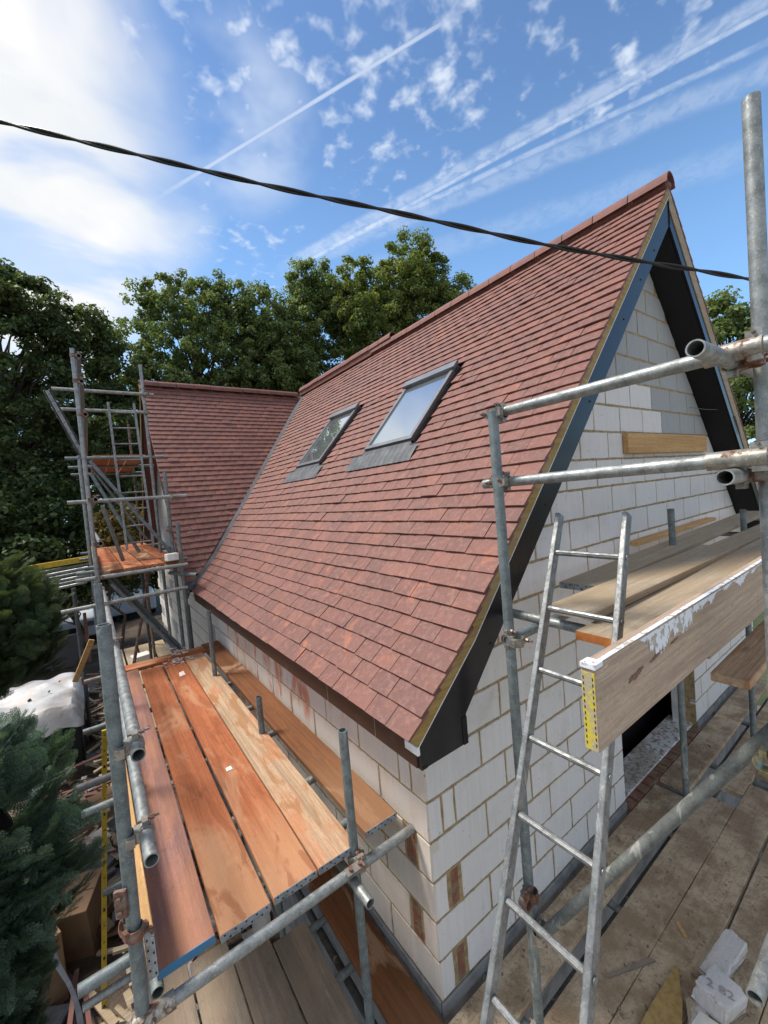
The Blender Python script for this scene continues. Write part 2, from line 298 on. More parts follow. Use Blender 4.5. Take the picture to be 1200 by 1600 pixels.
def f_leaf(g, b, a=(0.022, 0.045, 0.012), c_=(0.06, 0.10, 0.022), hi=(0.12, 0.14, 0.03), tr=0.42):
    r = rnd(g, True); p = wpos(g)
    c = g.ramp(r, [(0.0, a), (0.55, c_), (1.0, hi)])
    c = g.mix(g.ss(g.noise(p, 0.9, 3), 0.45, 0.65, 0, 0.5), c, hi)
    g.put(b.inputs['Base Color'], c); b.inputs['Roughness'].default_value = 0.55; b.inputs['Specular IOR Level'].default_value = 0.3
    tl = g.new('ShaderNodeBsdfTranslucent'); g.put(tl.inputs[0], g.mix(1.0, c, (1.2, 1.3, 0.6, 1), 'MULTIPLY'))
    mx = g.new('ShaderNodeMixShader'); mx.inputs[0].default_value = tr
    out = g.n['Material Output']; g.l.new(b.outputs[0], mx.inputs[1]); g.l.new(tl.outputs[0], mx.inputs[2]); g.l.new(mx.outputs[0], out.inputs[0])
M_leafd = mat('oak_leaf_dark', f_leaf, a=(0.035, 0.06, 0.028), c_=(0.08, 0.115, 0.048), hi=(0.14, 0.17, 0.07)); M_leafm = mat('oak_leaf', f_leaf, a=(0.07, 0.11, 0.042), c_=(0.145, 0.195, 0.075), hi=(0.25, 0.29, 0.11))
M_leafy = mat('oak_leaf_sunny', f_leaf, a=(0.075, 0.115, 0.035), c_=(0.15, 0.20, 0.06), hi=(0.27, 0.29, 0.09))
M_leafs = mat('shrub_leaf', f_leaf, a=(0.02, 0.042, 0.016), c_=(0.05, 0.085, 0.028), hi=(0.10, 0.125, 0.035), tr=0.3)
M_con = mat('conifer_spray', f_leaf, a=(0.04, 0.08, 0.065), c_=(0.10, 0.175, 0.135), hi=(0.19, 0.26, 0.16), tr=0.25)

# ------------------------------------------------------------------ geometry helpers
class MB:
    def __init__(s): s.v = []; s.f = []
    def add(s, vs, fs):
        o = len(s.v); s.v += [tuple(v) for v in vs]; s.f += [tuple(i + o for i in f) for f in fs]
    def box(s, a, b, ch=0.0):
        (x0, y0, z0), (x1, y1, z1) = a, b
        if ch <= 0:
            s.add([(x0, y0, z0), (x1, y0, z0), (x1, y1, z0), (x0, y1, z0), (x0, y0, z1), (x1, y0, z1), (x1, y1, z1), (x0, y1, z1)],
                  [(0, 3, 2, 1), (4, 5, 6, 7), (0, 1, 5, 4), (1, 2, 6, 5), (2, 3, 7, 6), (3, 0, 4, 7)])
        else:
            c = ch; vs = []
            for X, sx in ((x0, 1), (x1, -1)):
                for Y, sy in ((y0, 1), (y1, -1)):
                    for Z, sz in ((z0, 1), (z1, -1)):
                        vs += [(X, Y + sy * c, Z + sz * c), (X + sx * c, Y, Z + sz * c), (X + sx * c, Y + sy * c, Z)]
            def I(i, j, k, a_): return (i * 4 + j * 2 + k) * 3 + a_
            F = [(I(0,0,0,0), I(0,0,1,0), I(0,1,1,0), I(0,1,0,0)), (I(1,0,0,0), I(1,1,0,0), I(1,1,1,0), I(1,0,1,0)),
                 (I(0,0,0,1), I(1,0,0,1), I(1,0,1,1), I(0,0,1,1)), (I(0,1,0,1), I(0,1,1,1), I(1,1,1,1), I(1,1,0,1)),
                 (I(0,0,0,2), I(0,1,0,2), I(1,1,0,2), I(1,0,0,2)), (I(0,0,1,2), I(1,0,1,2), I(1,1,1,2), I(0,1,1,2))]
            for j in (0, 1):
                for k in (0, 1): F.append((I(0,j,k,1), I(1,j,k,1), I(1,j,k,2), I(0,j,k,2)) if j == k else (I(0,j,k,2), I(1,j,k,2), I(1,j,k,1), I(0,j,k,1)))
            for i in (0, 1):
                for k in (0, 1): F.append((I(i,0,k,2), I(i,1,k,2), I(i,1,k,0), I(i,0,k,0)) if i == k else (I(i,0,k,0), I(i,1,k,0), I(i,1,k,2), I(i,0,k,2)))
            for i in (0, 1):
                for j in (0, 1): F.append((I(i,j,0,0), I(i,j,1,0), I(i,j,1,1), I(i,j,0,1)) if i == j else (I(i,j,0,1), I(i,j,1,1), I(i,j,1,0), I(i,j,0,0)))
            for i in (0, 1):
                for j in (0, 1):
                    for k in (0, 1): F.append(tuple(I(i,j,k,a_) for a_ in ((0,1,2) if (i+j+k) % 2 == 0 else (2,1,0))))
            s.add(vs, F)
    def obox(s, c, ax, ay, az, hx, hy, hz):
        c = Vector(c); ax, ay, az = Vector(ax).normalized() * hx, Vector(ay).normalized() * hy, Vector(az).normalized() * hz
        vs = [c + sx * ax + sy * ay + sz * az for sz in (-1, 1) for sx, sy in ((-1, -1), (1, -1), (1, 1), (-1, 1))]
        s.add(vs, [(0, 3, 2, 1), (4, 5, 6, 7), (0, 1, 5, 4), (1, 2, 6, 5), (2, 3, 7, 6), (3, 0, 4, 7)])
    def tube(s, a, b, r, n=16, wall=0.0, r2=None, cap=True):
        a, b = Vector(a), Vector(b); d = (b - a).normalized(); r2 = r if r2 is None else r2
        u = d.orthogonal().normalized(); v = d.cross(u); o = len(s.v)
        rings = [(a, r), (b, r2)]
        if wall: rings += [(b, r2 - wall), (a, r - wall)]
        for p, rr in rings:
            for k in range(n):
                th = 2 * math.pi * k / n; s.v.append(tuple(p + (u * math.cos(th) + v * math.sin(th)) * rr))
        m = len(rings)
        for q in range(m if wall else m - 1):
            q2 = (q + 1) % m
            for k in range(n):
                k2 = (k + 1) % n; s.f.append((o + q * n + k, o + q * n + k2, o + q2 * n + k2, o + q2 * n + k))
        if not wall and cap:
            s.f.append(tuple(o + k for k in range(n))[::-1]); s.f.append(tuple(o + n + k for k in range(n)))
    def path(s, pts, rs, n=8):
        pts = [Vector(p) for p in pts]; o = len(s.v); N = len(pts)
        if not hasattr(rs, '__len__'): rs = [rs] * N
        u = None
        for i, p in enumerate(pts):
            d = (pts[min(i + 1, N - 1)] - pts[max(i - 1, 0)]).normalized()
            u = d.orthogonal().normalized() if u is None else (u - d * u.dot(d)).normalized()
            v = d.cross(u)
            for k in range(n):
                th = 2 * math.pi * k / n; s.v.append(tuple(p + (u * math.cos(th) + v * math.sin(th)) * rs[i]))
        for i in range(N - 1):
            for k in range(n):
                k2 = (k + 1) % n; s.f.append((o + i * n + k, o + i * n + k2, o + (i + 1) * n + k2, o + (i + 1) * n + k))
        s.f.append(tuple(o + k for k in range(n))[::-1]); s.f.append(tuple(o + (N - 1) * n + k for k in range(n)))
    def prism(s, poly, ext):
        """poly: 3d points (planar), ext: extrusion vector"""
        e = Vector(ext); n = len(poly); a = [Vector(p) for p in poly]
        s.add(a + [p + e for p in a], [tuple(range(n)), tuple(range(2 * n - 1, n - 1, -1))] + [(i, i + n, (i + 1) % n + n, (i + 1) % n) for i in range(n)])
    def build(s, name, m, parent=None, smooth=False, org=None, fixn=True):
        me = bpy.data.meshes.new(name); L = Vector(org if org is not None else (WL(parent) if parent else (0, 0, 0)))
        me.from_pydata([(x - L.x, y - L.y, z - L.z) for x, y, z in s.v], [], s.f)
        if fixn:
            import bmesh
            bm = bmesh.new(); bm.from_mesh(me); bmesh.ops.recalc_face_normals(bm, faces=bm.faces); bm.to_mesh(me); bm.free()
        if m: me.materials.append(m)
        if smooth:
            me.polygons.foreach_set('use_smooth', [True] * len(me.polygons))
            try: me.set_sharp_from_angle(angle=math.radians(40))
            except Exception: pass
        o = bpy.data.objects.new(name, me); C.objects.link(o)
        if parent: o.parent = parent
        if org is not None and not parent: o.location = L
        return o
def WL(o):
    l = Vector(o.location)
    while o.parent: o = o.parent; l = l + o.location
    return l
def tag(o, label=None, cat=None, group=None, kind=None):
    if label: o['label'] = label
    if cat: o['category'] = cat
    if group: o['group'] = group
    if kind: o['kind'] = kind
    return o
def thing(name, loc, label, cat, group=None):
    o = bpy.data.objects.new(name, None); o.empty_display_size = 0.2; C.objects.link(o); o.location = loc
    return tag(o, label, cat, group)
def V3(*a): return Vector(a)

# ------------------------------------------------------------------ ground
GZ = -3.4
b = MB(); n_ = 60
g_ = MB(); g_.add([(-400, -400, GZ), (400, -400, GZ), (400, 400, GZ), (-400, 400, GZ)], [(0, 1, 2, 3)])
tag(g_.build('ground', M_grass), kind='structure')
g_ = MB(); 
N = 70; xs = np.linspace(-9, 9, N); ys = np.linspace(-0.6, 22, N)
hh = rng.random((N, N)) * 0.10
for i in range(N):
    for j in range(N): g_.v.append((xs[i], ys[j], GZ + 0.01 + hh[i, j]))
for i in range(N - 1):
    for j in range(N - 1): a = i * N + j; g_.f.append((a, a + N, a + N + 1, a + 1))
yd = MB(); yd.add([(-25, -40, GZ + 0.006), (30, -40, GZ + 0.006), (30, -0.7, GZ + 0.006), (-25, -0.7, GZ + 0.006)], [(0, 1, 2, 3)]); tag(yd.build('bounce_yard', mat('bounce_gravel', f_simple, col=(0.38, 0.34, 0.29), col2=(0.27, 0.24, 0.20), sc_=3, bump=0.6, bs=40)), kind='structure')  # pale ground added out of view to bounce light onto the gable
tag(g_.build('building_plot', M_ground, smooth=True), kind='structure')

# ------------------------------------------------------------------ the house
XA, ZA = 3.08, 3.83              # apex of bargeboard top line
PR = [(-0.209, 0.303), (0.2, 0.67), (XA, ZA)]
WY0, WYR, WZ0, WZR = 4.68, 7.4, 0.303, 3.83    # wing eave / ridge (bargeboard-line heights)
YF = -0.25
house = thing('house', (0, 0, GZ), 'half-built white blockwork house with a new steep red-brown tiled roof', 'house')
H0 = WL(house)
def part(mb, name, m, parent=None, smooth=False, label=None, **k):
    o = mb.build(name, m, parent or house, smooth, **k)
    if label: o['label'] = label
    return o
def slope_pt(s):
    x0, z0 = PR[0]
    for x1, z1 in PR[1:]:
        L = math.hypot(x1 - x0, z1 - z0)
        if s <= L or (x1, z1) == PR[-1]:
            u = Vector(((x1 - x0) / L, 0, (z1 - z0) / L)); return Vector((x0, 0, z0)) + u * s, u, Vector((-u.z, 0, u.x))
        s -= L; x0, z0 = x1, z1
def valley_y(x): return WY0 + (x + 0.25) * (WYR - WY0) / (XA + 0.25)

# gable wall: backing (mortar) and blocks
mb = MB(); OX0, OX1, OZ0, OZ1 = 2.17, 3.87, -1.47, -0.02
W2 = 6.16; y0, y1 = -0.0005, 0.11
def gtop(x): return 1.097 * (min(x, W2 - x) + 0.17)
mb.prism([(0, y0, GZ), (OX0, y0, GZ), (OX0, y0, gtop(OX0)), (0.0, y0, gtop(0))], (0, 0.1, 0))
mb.prism([(OX1, y0, GZ), (W2, y0, GZ), (W2, y0, gtop(W2)), (OX1, y0, gtop(OX1))], (0, 0.1, 0))
mb.prism([(OX0, y0, OZ1), (OX1, y0, OZ1), (OX1, y0, gtop(OX1)), (3.08, y0, gtop(3.08)), (OX0, y0, gtop(OX0))], (0, 0.1, 0))
mb.prism([(OX0, y0, GZ), (OX1, y0, GZ), (OX1, y0, OZ0), (OX0, y0, OZ0)], (0, 0.1, 0))
gable = part(mb, 'gable_wall', M_mortar, label='shaded gable wall of white blocks with tan joints')
def clip(poly, a, bb, c):     # keep a*x+b*z<=c
    out = []
    for i in range(len(poly)):
        p, q = poly[i], poly[(i + 1) % len(poly)]
        dp, dq = a * p[0] + bb * p[1] - c, a * q[0] + bb * q[1] - c
        if dp <= 0: out.append(p)
        if dp * dq < 0: k = dp / (dp - dq); out.append((p[0] + k * (q[0] - p[0]), p[1] + k * (q[1] - p[1])))
    return out
def jit(poly, j=0.0022):
    out = []
    for i, (x, z) in enumerate(poly):
        x2, z2 = poly[(i + 1) % len(poly)]; L = math.hypot(x2 - x, z2 - z); k = max(1, min(7, int(L / 0.055)))
        for q in range(k): out.append((x + (x2 - x) * q / k + random.uniform(-j, j) * 1.3, z + (z2 - z) * q / k + random.uniform(-j, j) * 1.3))
    return out
bcount = 0
def block_g(x0, x1, z0, z1, m=None, nm='block', proud=0.0):
    global bcount
    poly = [(x0, z0), (x1, z0), (x1, z1), (x0, z1)]
    poly = clip(poly, -1.097, 1, 1.097 * 0.17); poly = clip(poly, 1.097, 1, 1.097 * (W2 + 0.17))
    if len(poly) < 3: return
    ar = abs(sum(poly[i][0] * poly[(i + 1) % len(poly)][1] - poly[(i + 1) % len(poly)][0] * poly[i][1] for i in range(len(poly)))) / 2
    if ar < 0.004: return
    poly = jit(poly); yb = 0.05; yf = -0.004 - proud - random.random() * 0.002
    cx = sum(p[0] for p in poly) / len(poly); cz = sum(p[1] for p in poly) / len(poly)
    q = MB(); inn = [(x + (0.003 if x < cx else -0.003), z + (0.003 if z < cz else -0.003)) for x, z in poly]; n = len(poly)
    q.v = [(x, yb, z) for x, z in poly] + [(x, yf + 0.003, z) for x, z in poly] + [(x, yf, z) for x, z in inn]
    q.f = [tuple(range(2 * n, 3 * n))]
    for k in range(2):
        for i in range(n): q.f.append((k * n + i, k * n + (i + 1) % n, (k + 1) * n + (i + 1) % n, (k + 1) * n + i))
    zc = (z0 + z1) / 2
    if m is None:
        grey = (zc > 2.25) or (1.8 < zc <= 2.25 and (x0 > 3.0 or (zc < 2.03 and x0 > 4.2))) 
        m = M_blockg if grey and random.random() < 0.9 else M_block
    q.build(nm, m, gable); bcount += 1
jt = 0.0083
for n in range(-6, 17):
    z0, z1 = n * 0.225 + jt, (n + 1) * 0.225 - jt
    even = n % 2 == 0
    js = [0.0]
    if even: js += [0.105, 0.205] if n < 0 else [0.225]
    x = (0.65 if n < 0 else 0.675) if even else 0.45
    if even and n == 0: x = 0.65; js = [0.0, 0.10, 0.205]
    while x < W2: js.append(x + random.uniform(-0.012, 0.012)); x += 0.45
    js.append(W2)
    for a, c in zip(js[:-1], js[1:]):
        if z1 > OZ0 and z0 < OZ1 - 0.05 and c > OX0 and a < OX1:
            if a < OX0 - 0.05: block_g(a + jt, OX0 - 0.002, z0, z1)
            if c > OX1 + 0.05: block_g(OX1 + 0.002, c - jt, z0, z1)
            continue
        if n in (-4, -6) and abs(a - 0.105) < 0.02: block_g(a + 0.024, c - 0.018, z0, z1 - 0.008, M_brick, 'brick', -0.0025); continue
        if 1.62 < (z0 + z1) / 2 < 1.79 and 2.5 < (a + c) / 2 < 4.46: pass
        block_g(a + jt, c - jt, z0, z1)
# grey plinth below the blocks and red brick footing
mb = MB(); mb.box((-0.012, -0.016, -1.43), (OX0 + 0.0, 0.004, -1.352), 0.008); part(mb, 'mortar_ledge', M_grey); mb = MB(); mb.box((OX1, -0.016, -1.43), (W2, 0.004, -1.352), 0.008); part(mb, 'mortar_ledge', M_grey)
mb = MB(); mb.box((OX0 - 0.02, 0.03, -1.395), (OX1 + 0.02, 0.27, -1.375), 0.004); sill = part(mb, 'window_sill', M_spat, label='white sill board spattered with mortar')
for k in range(13):      # brick-on-edge course with frogs under the sill
    xx = OX0 + 0.01 + k * 0.13; q = MB(); q.box((xx, -0.045, -1.47), (xx + 0.115, 0.09, -1.40), 0.003)
    q.box((xx + 0.03, -0.052, -1.455), (xx + 0.085, -0.043, -1.415), 0.003); part(q, 'sill_brick', M_brick, gable)
mb = MB(); mb.box((OX0 + 0.0, 0.13, OZ0 + 0.08), (OX0 + 0.05, 0.2, OZ1), 0.004); mb.box((OX1 - 0.09, 0.10, OZ0 + 0.08), (OX1 - 0.002, 0.2, OZ1), 0.004); mb.box((OX0, 0.13, OZ1 - 0.07), (OX1, 0.2, OZ1 - 0.001), 0.004)
part(mb, 'window_frame', M_white)
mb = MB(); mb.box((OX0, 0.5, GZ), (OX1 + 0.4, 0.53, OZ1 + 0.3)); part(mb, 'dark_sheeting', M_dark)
# timber bearer fixed to the gable
mb = MB(); mb.box((2.50, -0.055, 1.612), (4.46, -0.008, 1.79), 0.004); part(mb, 'timber_bearer', M_wnew, label='long pine bearer bolted across the gable blocks')

# eave wall
mb = MB(); mb.box((-0.0005, 0.12, GZ), (0.11, 10.1, 0.33)); mb.box((-0.0005, 0.0012, GZ), (0.09, 0.121, 0.33)); 
eave = part(mb, 'eave_wall', M_mortar, label='side wall of white blocks stained with red dust')
def block_e(y0_, y1_, z0, z1, m=None, nm='block'):
    q = MB(); j = lambda: random.uniform(-0.002, 0.002); xf = -0.004 - random.random() * 0.002
    P4 = jit([(y0_, z0), (y1_, z0), (y1_, z1), (y0_, z1)]); n4 = len(P4); cy, cz = (y0_ + y1_) / 2, (z0 + z1) / 2
    inn = [(y + (0.003 if y < cy else -0.003), z + (0.003 if z < cz else -0.003)) for y, z in P4]
    q.v = [(0.06, y, z) for y, z in P4] + [(xf + 0.003, y, z) for y, z in P4] + [(xf, y, z) for y, z in inn]
    q.f = [tuple(range(2 * n4, 3 * n4))]
    for k in range(2):
        for i in range(n4): q.f.append((k * n4 + i, k * n4 + (i + 1) % n4, (k + 1) * n4 + (i + 1) % n4, (k + 1) * n4 + i))
    if m is None: m = (M_blockg if random.random() < 0.25 else M_block) if y0_ > 3.4 else M_blocks
    q.build(nm, m, eave)
for n in range(-6, 1):
    z0, z1 = n * 0.225 + jt, (n + 1) * 0.225 - jt
    odd = n % 2 != 0
    js = [0.0] + ([0.115, 0.225, 0.66] if odd else [0.44]); 
    while js[-1] < 9.9: js.append(js[-1] + 0.45 + random.uniform(-0.01, 0.01))
    for a, c in zip(js[:-1], js[1:]):
        if a < 0.01 : a = -0.003
        if n in (-3, -5) and abs(a - 0.115) < 0.02: block_e(a + 0.015, c - 0.015, z0, z1, M_brick, 'brick'); continue
        block_e(a + jt if a > 0 else a, c - jt, z0, z1)
mb = MB(); mb.box((-0.016, 0.005, -1.43), (0.004, 10.1, -1.352), 0.008); part(mb, 'mortar_ledge', M_grey)
# lower brick face below both ledges
mb = MB(); mb.box((-0.006, 0.006, GZ), (0.004, 10.1, -1.431)); mb.box((-0.006, -0.006, GZ), (W2, 0.0045, -1.431)); part(mb, 'block_footing', M_grey)
# wing gable wall above the eave line (faces left)
mb = MB(); wtop = lambda y: WZ0 + (min(y, 2 * WYR - y) - WY0) * (WZR - WZ0) / (WYR - WY0)
mb.prism([(0.005, WY0, 0.334), (0.005, 2 * WYR - WY0, 0.334), (0.005, WYR, WZR - 0.25)], (0.1, 0, 0)); part(mb, 'wing_gable_wall', M_blockg)
# far walls closing the shell
mb = MB(); mb.box((0, 10.1, GZ), (W2, 10.2, 0.3)); mb.box((W2 - 0.1, 0.12, GZ), (W2, 10.1, 0.3)); part(mb, 'rear_wall', M_mortar)

# roof deck slabs (underlay) : follow the profile, just below the tiles
def perp(s, h): 
    p, u, n = slope_pt(s); return p + n * h
SL = sum(math.hypot(PR[i + 1][0] - PR[i][0], PR[i + 1][1] - PR[i][1]) for i in range(2))
L0 = math.hypot(PR[1][0] - PR[0][0], PR[1][1] - PR[0][1])
SK = [(1.27, 1.97, 1.25, 2.07), (1.27, 1.97, 3.12, 3.88)]   # skylights: x0,x1,y0,y1
mb = MB()
for (sa, sb) in ((0.02, L0), (L0, SL)):
    A, Bq = perp(sa, 0.042), perp(sb, 0.042)
    ya, yb_ = valley_y(A.x), valley_y(Bq.x)
    mb.add([(A.x, YF + 0.01, A.z), (Bq.x, YF + 0.01, Bq.z), (Bq.x, yb_, Bq.z), (A.x, ya, A.z), (A.x + .02, YF + 0.01, A.z - .03), (Bq.x + .02, YF + 0.01, Bq.z - .03), (Bq.x + .02, yb_, Bq.z - .03), (A.x + .02, ya, A.z - .03)],
           [(0, 1, 2, 3), (7, 6, 5, 4), (0, 4, 5, 1), (1, 5, 6, 2), (2, 6, 7, 3), (3, 7, 4, 0)])
main_roof = part(mb, 'main_roof', M_dark, label='steep left slope of the main roof, red-brown plain tiles')
mb = MB()   # right slope
mb.prism([(XA, YF + 0.01, ZA + 0.03), (2 * XA + 0.21, YF + 0.01, 0.33), (2 * XA + 0.21, 10.2, 0.33), (XA, 10.2, ZA + 0.03)], (-0.02, 0, -0.04))
part(mb, 'right_roof_slope', M_tile)

TW, TG, TL, TT = 0.1745, 0.113, 0.155, 0.013
def tile_geo(w0, w1a, w1b, L=TL):      # local: X along slope (up), Y across from w0 to w1 (a at tail, b at head), Z normal
    q = MB(); nx = 4; vs = []
    for iz in (0, 1):
        for ix, (X, wb) in enumerate(((0, w1a), (L, w1b))):
            for k in range(nx + 1):
                f = k / nx; cam_ = 0.0022 * (1 - (2 * f - 1) ** 2)
                Z = (0.0 if X else 0.020) + cam_ + (TT if iz else 0) 
                vs.append((X, w0 + (wb - w0) * f, Z))
    m_ = nx + 1; F = []
    for k in range(nx):
        F.append((2 * m_ + k, 3 * m_ + k, 3 * m_ + k + 1, 2 * m_ + k + 1)); F.append((k, k + 1, m_ + k + 1, m_ + k))
        F.append((k, 2 * m_ + k, 2 * m_ + k + 1, k + 1))
    F.append((0, m_, 3 * m_, 2 * m_)); F.append((nx, 2 * m_ + nx, 3 * m_ + nx, m_ + nx))
    q.v = vs; q.f = F; return q
def tmesh(w, m):
    q = tile_geo(0.0019, w - 0.0019, w - 0.0019); me = bpy.data.meshes.new('roof_tile'); me.from_pydata(q.v, [], q.f); me.materials.append(m); return me
ME1, ME15 = tmesh(TW, M_tile), tmesh(TW * 1.5, M_tile)
tiles = []
NR = int((SL - 0.03) / TG)
def in_sky(x, y0_, y1_, pad=0.0):
    for a, c, d, e in SK:
        if a - 0.02 < x < c + 0.03 and y1_ > d - 0.01 and y0_ < e + 0.01: return (d, e)
    return None
for r in range(NR + 1):
    s = -0.012 + r * TG
    p, u, n = slope_pt(max(s, 0)); p = p + u * min(s, 0)
    y = YF - 0.012; first = True
    ph, _, _ = slope_pt(s + TL)
    vy0, vy1 = valley_y(p.x) - 0.36, valley_y(ph.x) - 0.36
    while y < max(vy0, vy1) - 0.02:
        wd = TW * 1.5 if (first and r % 2) else TW
        first = False
        a, c = y, y + wd
        sk = in_sky(p.x + 0.03, a, c)
        if sk:
            if a < sk[0] - 0.03: c = sk[0] - 0.012
            elif c > sk[1] + 0.03: a = sk[1] + 0.012
            else: y += wd; continue
        tiles.append((r, s, a, c, min(c, vy0), min(c, vy1), p, u, n, wd)); y += wd
rank = []
for k, (r, s, a, c, ca, cb, p, u, n, wd) in enumerate(tiles):
    whole = abs((c - a) - wd) < 1e-6 and ca == c and cb == c
    ctr = Vector((p.x + 0.05, (a + c) / 2, p.z + 0.05)) - CAM
    if whole and ctr.dot(F_) > 0.3:
        Y_ = ctr.dot(U_) / ctr.dot(F_); 
        area = abs(ctr.dot(n)) / ctr.dot(F_) ** 3
        rank.append((-area, k))
rank.sort(); chosen = set(k for _, k in rank[:290])
def tmat(p, u, n, y, hz):
    # columns: local X -> u, local Y -> +Y, local Z -> n
    jn = random.uniform(-0.012, 0.012); o = p + n * (0.052 + hz) + u * (0.004 * math.sin(y * 2.3 + p.x * 1.7) + random.uniform(-0.0025, 0.0025))
    R = Matrix(((u.x, 0, n.x), (0, 1, 0), (u.z, 0, n.z))).to_4x4()
    return Matrix.Translation(Vector((o.x, y, o.z))) @ R @ Matrix.Rotation(random.uniform(-0.010, 0.010), 4, 'Z') @ Matrix.Rotation(random.uniform(-0.008, 0.008), 4, 'X')
field = MB()
def kick(): return abs(random.gauss(0, 0.0016)) + (0.005 if random.random() < 0.05 else 0)
for k, (r, s, a, c, ca, cb, p, u, n, wd) in enumerate(tiles):
    if ca - a < 0.01 and cb - a < 0.01: continue
    M = tmat(p, u, n, a, kick())
    if k in chosen:
        o = bpy.data.objects.new('roof_tile', ME15 if wd > TW * 1.1 else ME1); C.objects.link(o); o.parent = main_roof
        M2 = M.copy(); M2.translation = M.translation - H0; o.matrix_local = M2
    else:
        q = tile_geo(0.0019, max(ca - a, 0.006) - 0.0019, max(cb - a, 0.006) - 0.0019)
        field.add([M @ Vector(v) for v in q.v], q.f)
o = part(field, 'roof_tile_field', M_tile_i, main_roof, fixn=False); o['kind'] = 'stuff'

# wing roof (its slope faces the camera)
wu = Vector((0, WYR - WY0, WZR - WZ0)); WS = wu.length; wu.normalize(); wn = Vector((0, -wu.z, wu.y))
def wpt(s): return Vector((0, WY0, WZ0)) + wu * s
def vx(y): return -0.25 + (y - WY0) * (XA + 0.25) / (WYR - WY0)
mb = MB(); A = wpt(0) + wn * 0.025; Bq = wpt(WS) + wn * 0.025
mb.add([(-0.26, A.y, A.z), (-0.25 + 0.02, A.y, A.z), (XA, Bq.y, Bq.z), (-0.26, Bq.y, Bq.z), (-0.26, A.y, A.z - .03), (-0.23, A.y, A.z - .03), (XA, Bq.y, Bq.z - .03), (-0.26, Bq.y, Bq.z - .03)], [(0, 1, 2, 3), (7, 6, 5, 4), (0, 4, 5, 1), (1, 5, 6, 2), (2, 6, 7, 3), (3, 7, 4, 0)])
wing = part(mb, 'wing_roof', M_dark, label='far wing roof of darker plain tiles meeting the main slope in a valley')
fw = MB()
for r in range(int(WS / TG) + 1):
    s = 0.0 + r * TG; p = wpt(s); x = -0.285; first = True
    xa, xb = vx(p.y) + 0.015, vx(wpt(s + TL).y) + 0.015
    while x < max(xa, xb):
        wd = TW * 1.5 if (first and r % 2) else TW; first = False
        q = tile_geo(0.001, max(min(wd, xa - x), 0.004) - 0.001, max(min(wd, xb - x), 0.004) - 0.001)
        o_ = p + wn * (0.028 + kick()); R = Matrix(((0, 1, 0), (wu.y, 0, wn.y), (wu.z, 0, wn.z)))
        R = Matrix(((0, 1, wn.x), (wu.y, 0, wn.y), (wu.z, 0, wn.z))).to_4x4()
        M = Matrix.Translation(Vector((x, o_.y, o_.z))) @ R @ Matrix.Rotation(random.uniform(-0.01, 0.01), 4, 'Z')
        fw.add([M @ Vector(v) for v in q.v], q.f); x += wd
o = part(fw, 'roof_tile_field', M_tile_i, wing, fixn=False); o['kind'] = 'stuff'
mb = MB(); mb.prism([(-0.26, WYR, WZR + 0.03), (-0.26, 2 * WYR - WY0, WZ0), (XA + 2, 2 * WYR - WY0, WZ0), (XA + 2, WYR, WZR + 0.03)], (0, 0, -0.04)); part(mb, 'wing_rear_slope', M_tile)
# verge timber of the wing + its bargeboard
def wl(s, h): 
    p = wpt(s) + wn * h; return (p.y, p.z)
mb = MB(); a, c = wl(-0.02, 0.028), wl(WS, 0.028); a2, c2 = wl(-0.02, -0.015), wl(WS, -0.015)
mb.prism([(-0.275, *a), (-0.275, *c), (-0.275, *c2), (-0.275, *a2)], (0.03, 0, 0)); mb.prism([(-0.275, 2 * WYR - a[0], a[1]), (-0.275, 2 * WYR - c[0], c[1]), (-0.275, 2 * WYR - c2[0], c2[1]), (-0.275, 2 * WYR - a2[0], a2[1])], (0.03, 0, 0))
part(mb, 'verge_batten', M_wgold)
mb = MB(); a3, c3 = wl(0.0, -0.22), wl(WS + 0.12, -0.22)
mb.prism([(-0.262, *a2), (-0.262, *c2), (-0.262, WYR, c3[1]), (-0.262, *a3)], (0.02, 0, 0)); mb.prism([(-0.262, 2 * WYR - a2[0], a2[1]), (-0.262, WYR, c2[1]), (-0.262, WYR, c3[1]), (-0.262, 2 * WYR - a3[0], a3[1])], (0.02, 0, 0))
part(mb, 'wing_bargeboard', M_black)
mb = MB(); a4, c4 = wl(0.1, -0.20), wl(WS + 0.1, -0.20); mb.prism([(-0.24, *a4), (-0.24, *c4), (0.0, *c4), (0.0, *a4)], (0, 0, -0.012)); part(mb, 'wing_soffit', M_soffit)
# valley lead
mb = MB(); K = 24
for k in range(K + 1):
    f = k / K; s = SL * f; p, u, n = slope_pt(s); q = p + n * 0.074; yy = valley_y(q.x)
    ws = (yy - WY0) / wu.y
    l = Vector((q.x, yy - 0.42, q.z + 0.000)); wq = wpt(max(ws, 0)) + wn * 0.062
    r_ = Vector((q.x - 0.075, yy + 0.0, wq.z)); m_ = Vector((q.x - 0.01, yy - 0.01, q.z - 0.012))
    mb.v += [tuple(l), tuple(m_), tuple(r_)]
    if k: o_ = (k - 1) * 3; mb.f += [(o_, o_ + 3, o_ + 4, o_ + 1), (o_ + 1, o_ + 4, o_ + 5, o_ + 2)]
part(mb, 'valley_lead', mat('dark_valley_lead', f_simple, col=(0.035, 0.037, 0.045), col2=(0.07, 0.075, 0.09), sc_=4, rough=0.5, bump=0.3, bs=12, bd=0.01), fixn=True)
mb = MB(); mb.prism([(-0.33, 4.50, 0.345), (-0.20, 4.44, 0.375), (-0.15, 4.62, 0.43), (-0.28, 4.72, 0.40)], (0, 0, 0.012)); part(mb, 'valley_lead_tongue', M_lead, label='pale crumpled lead at the foot of the valley')

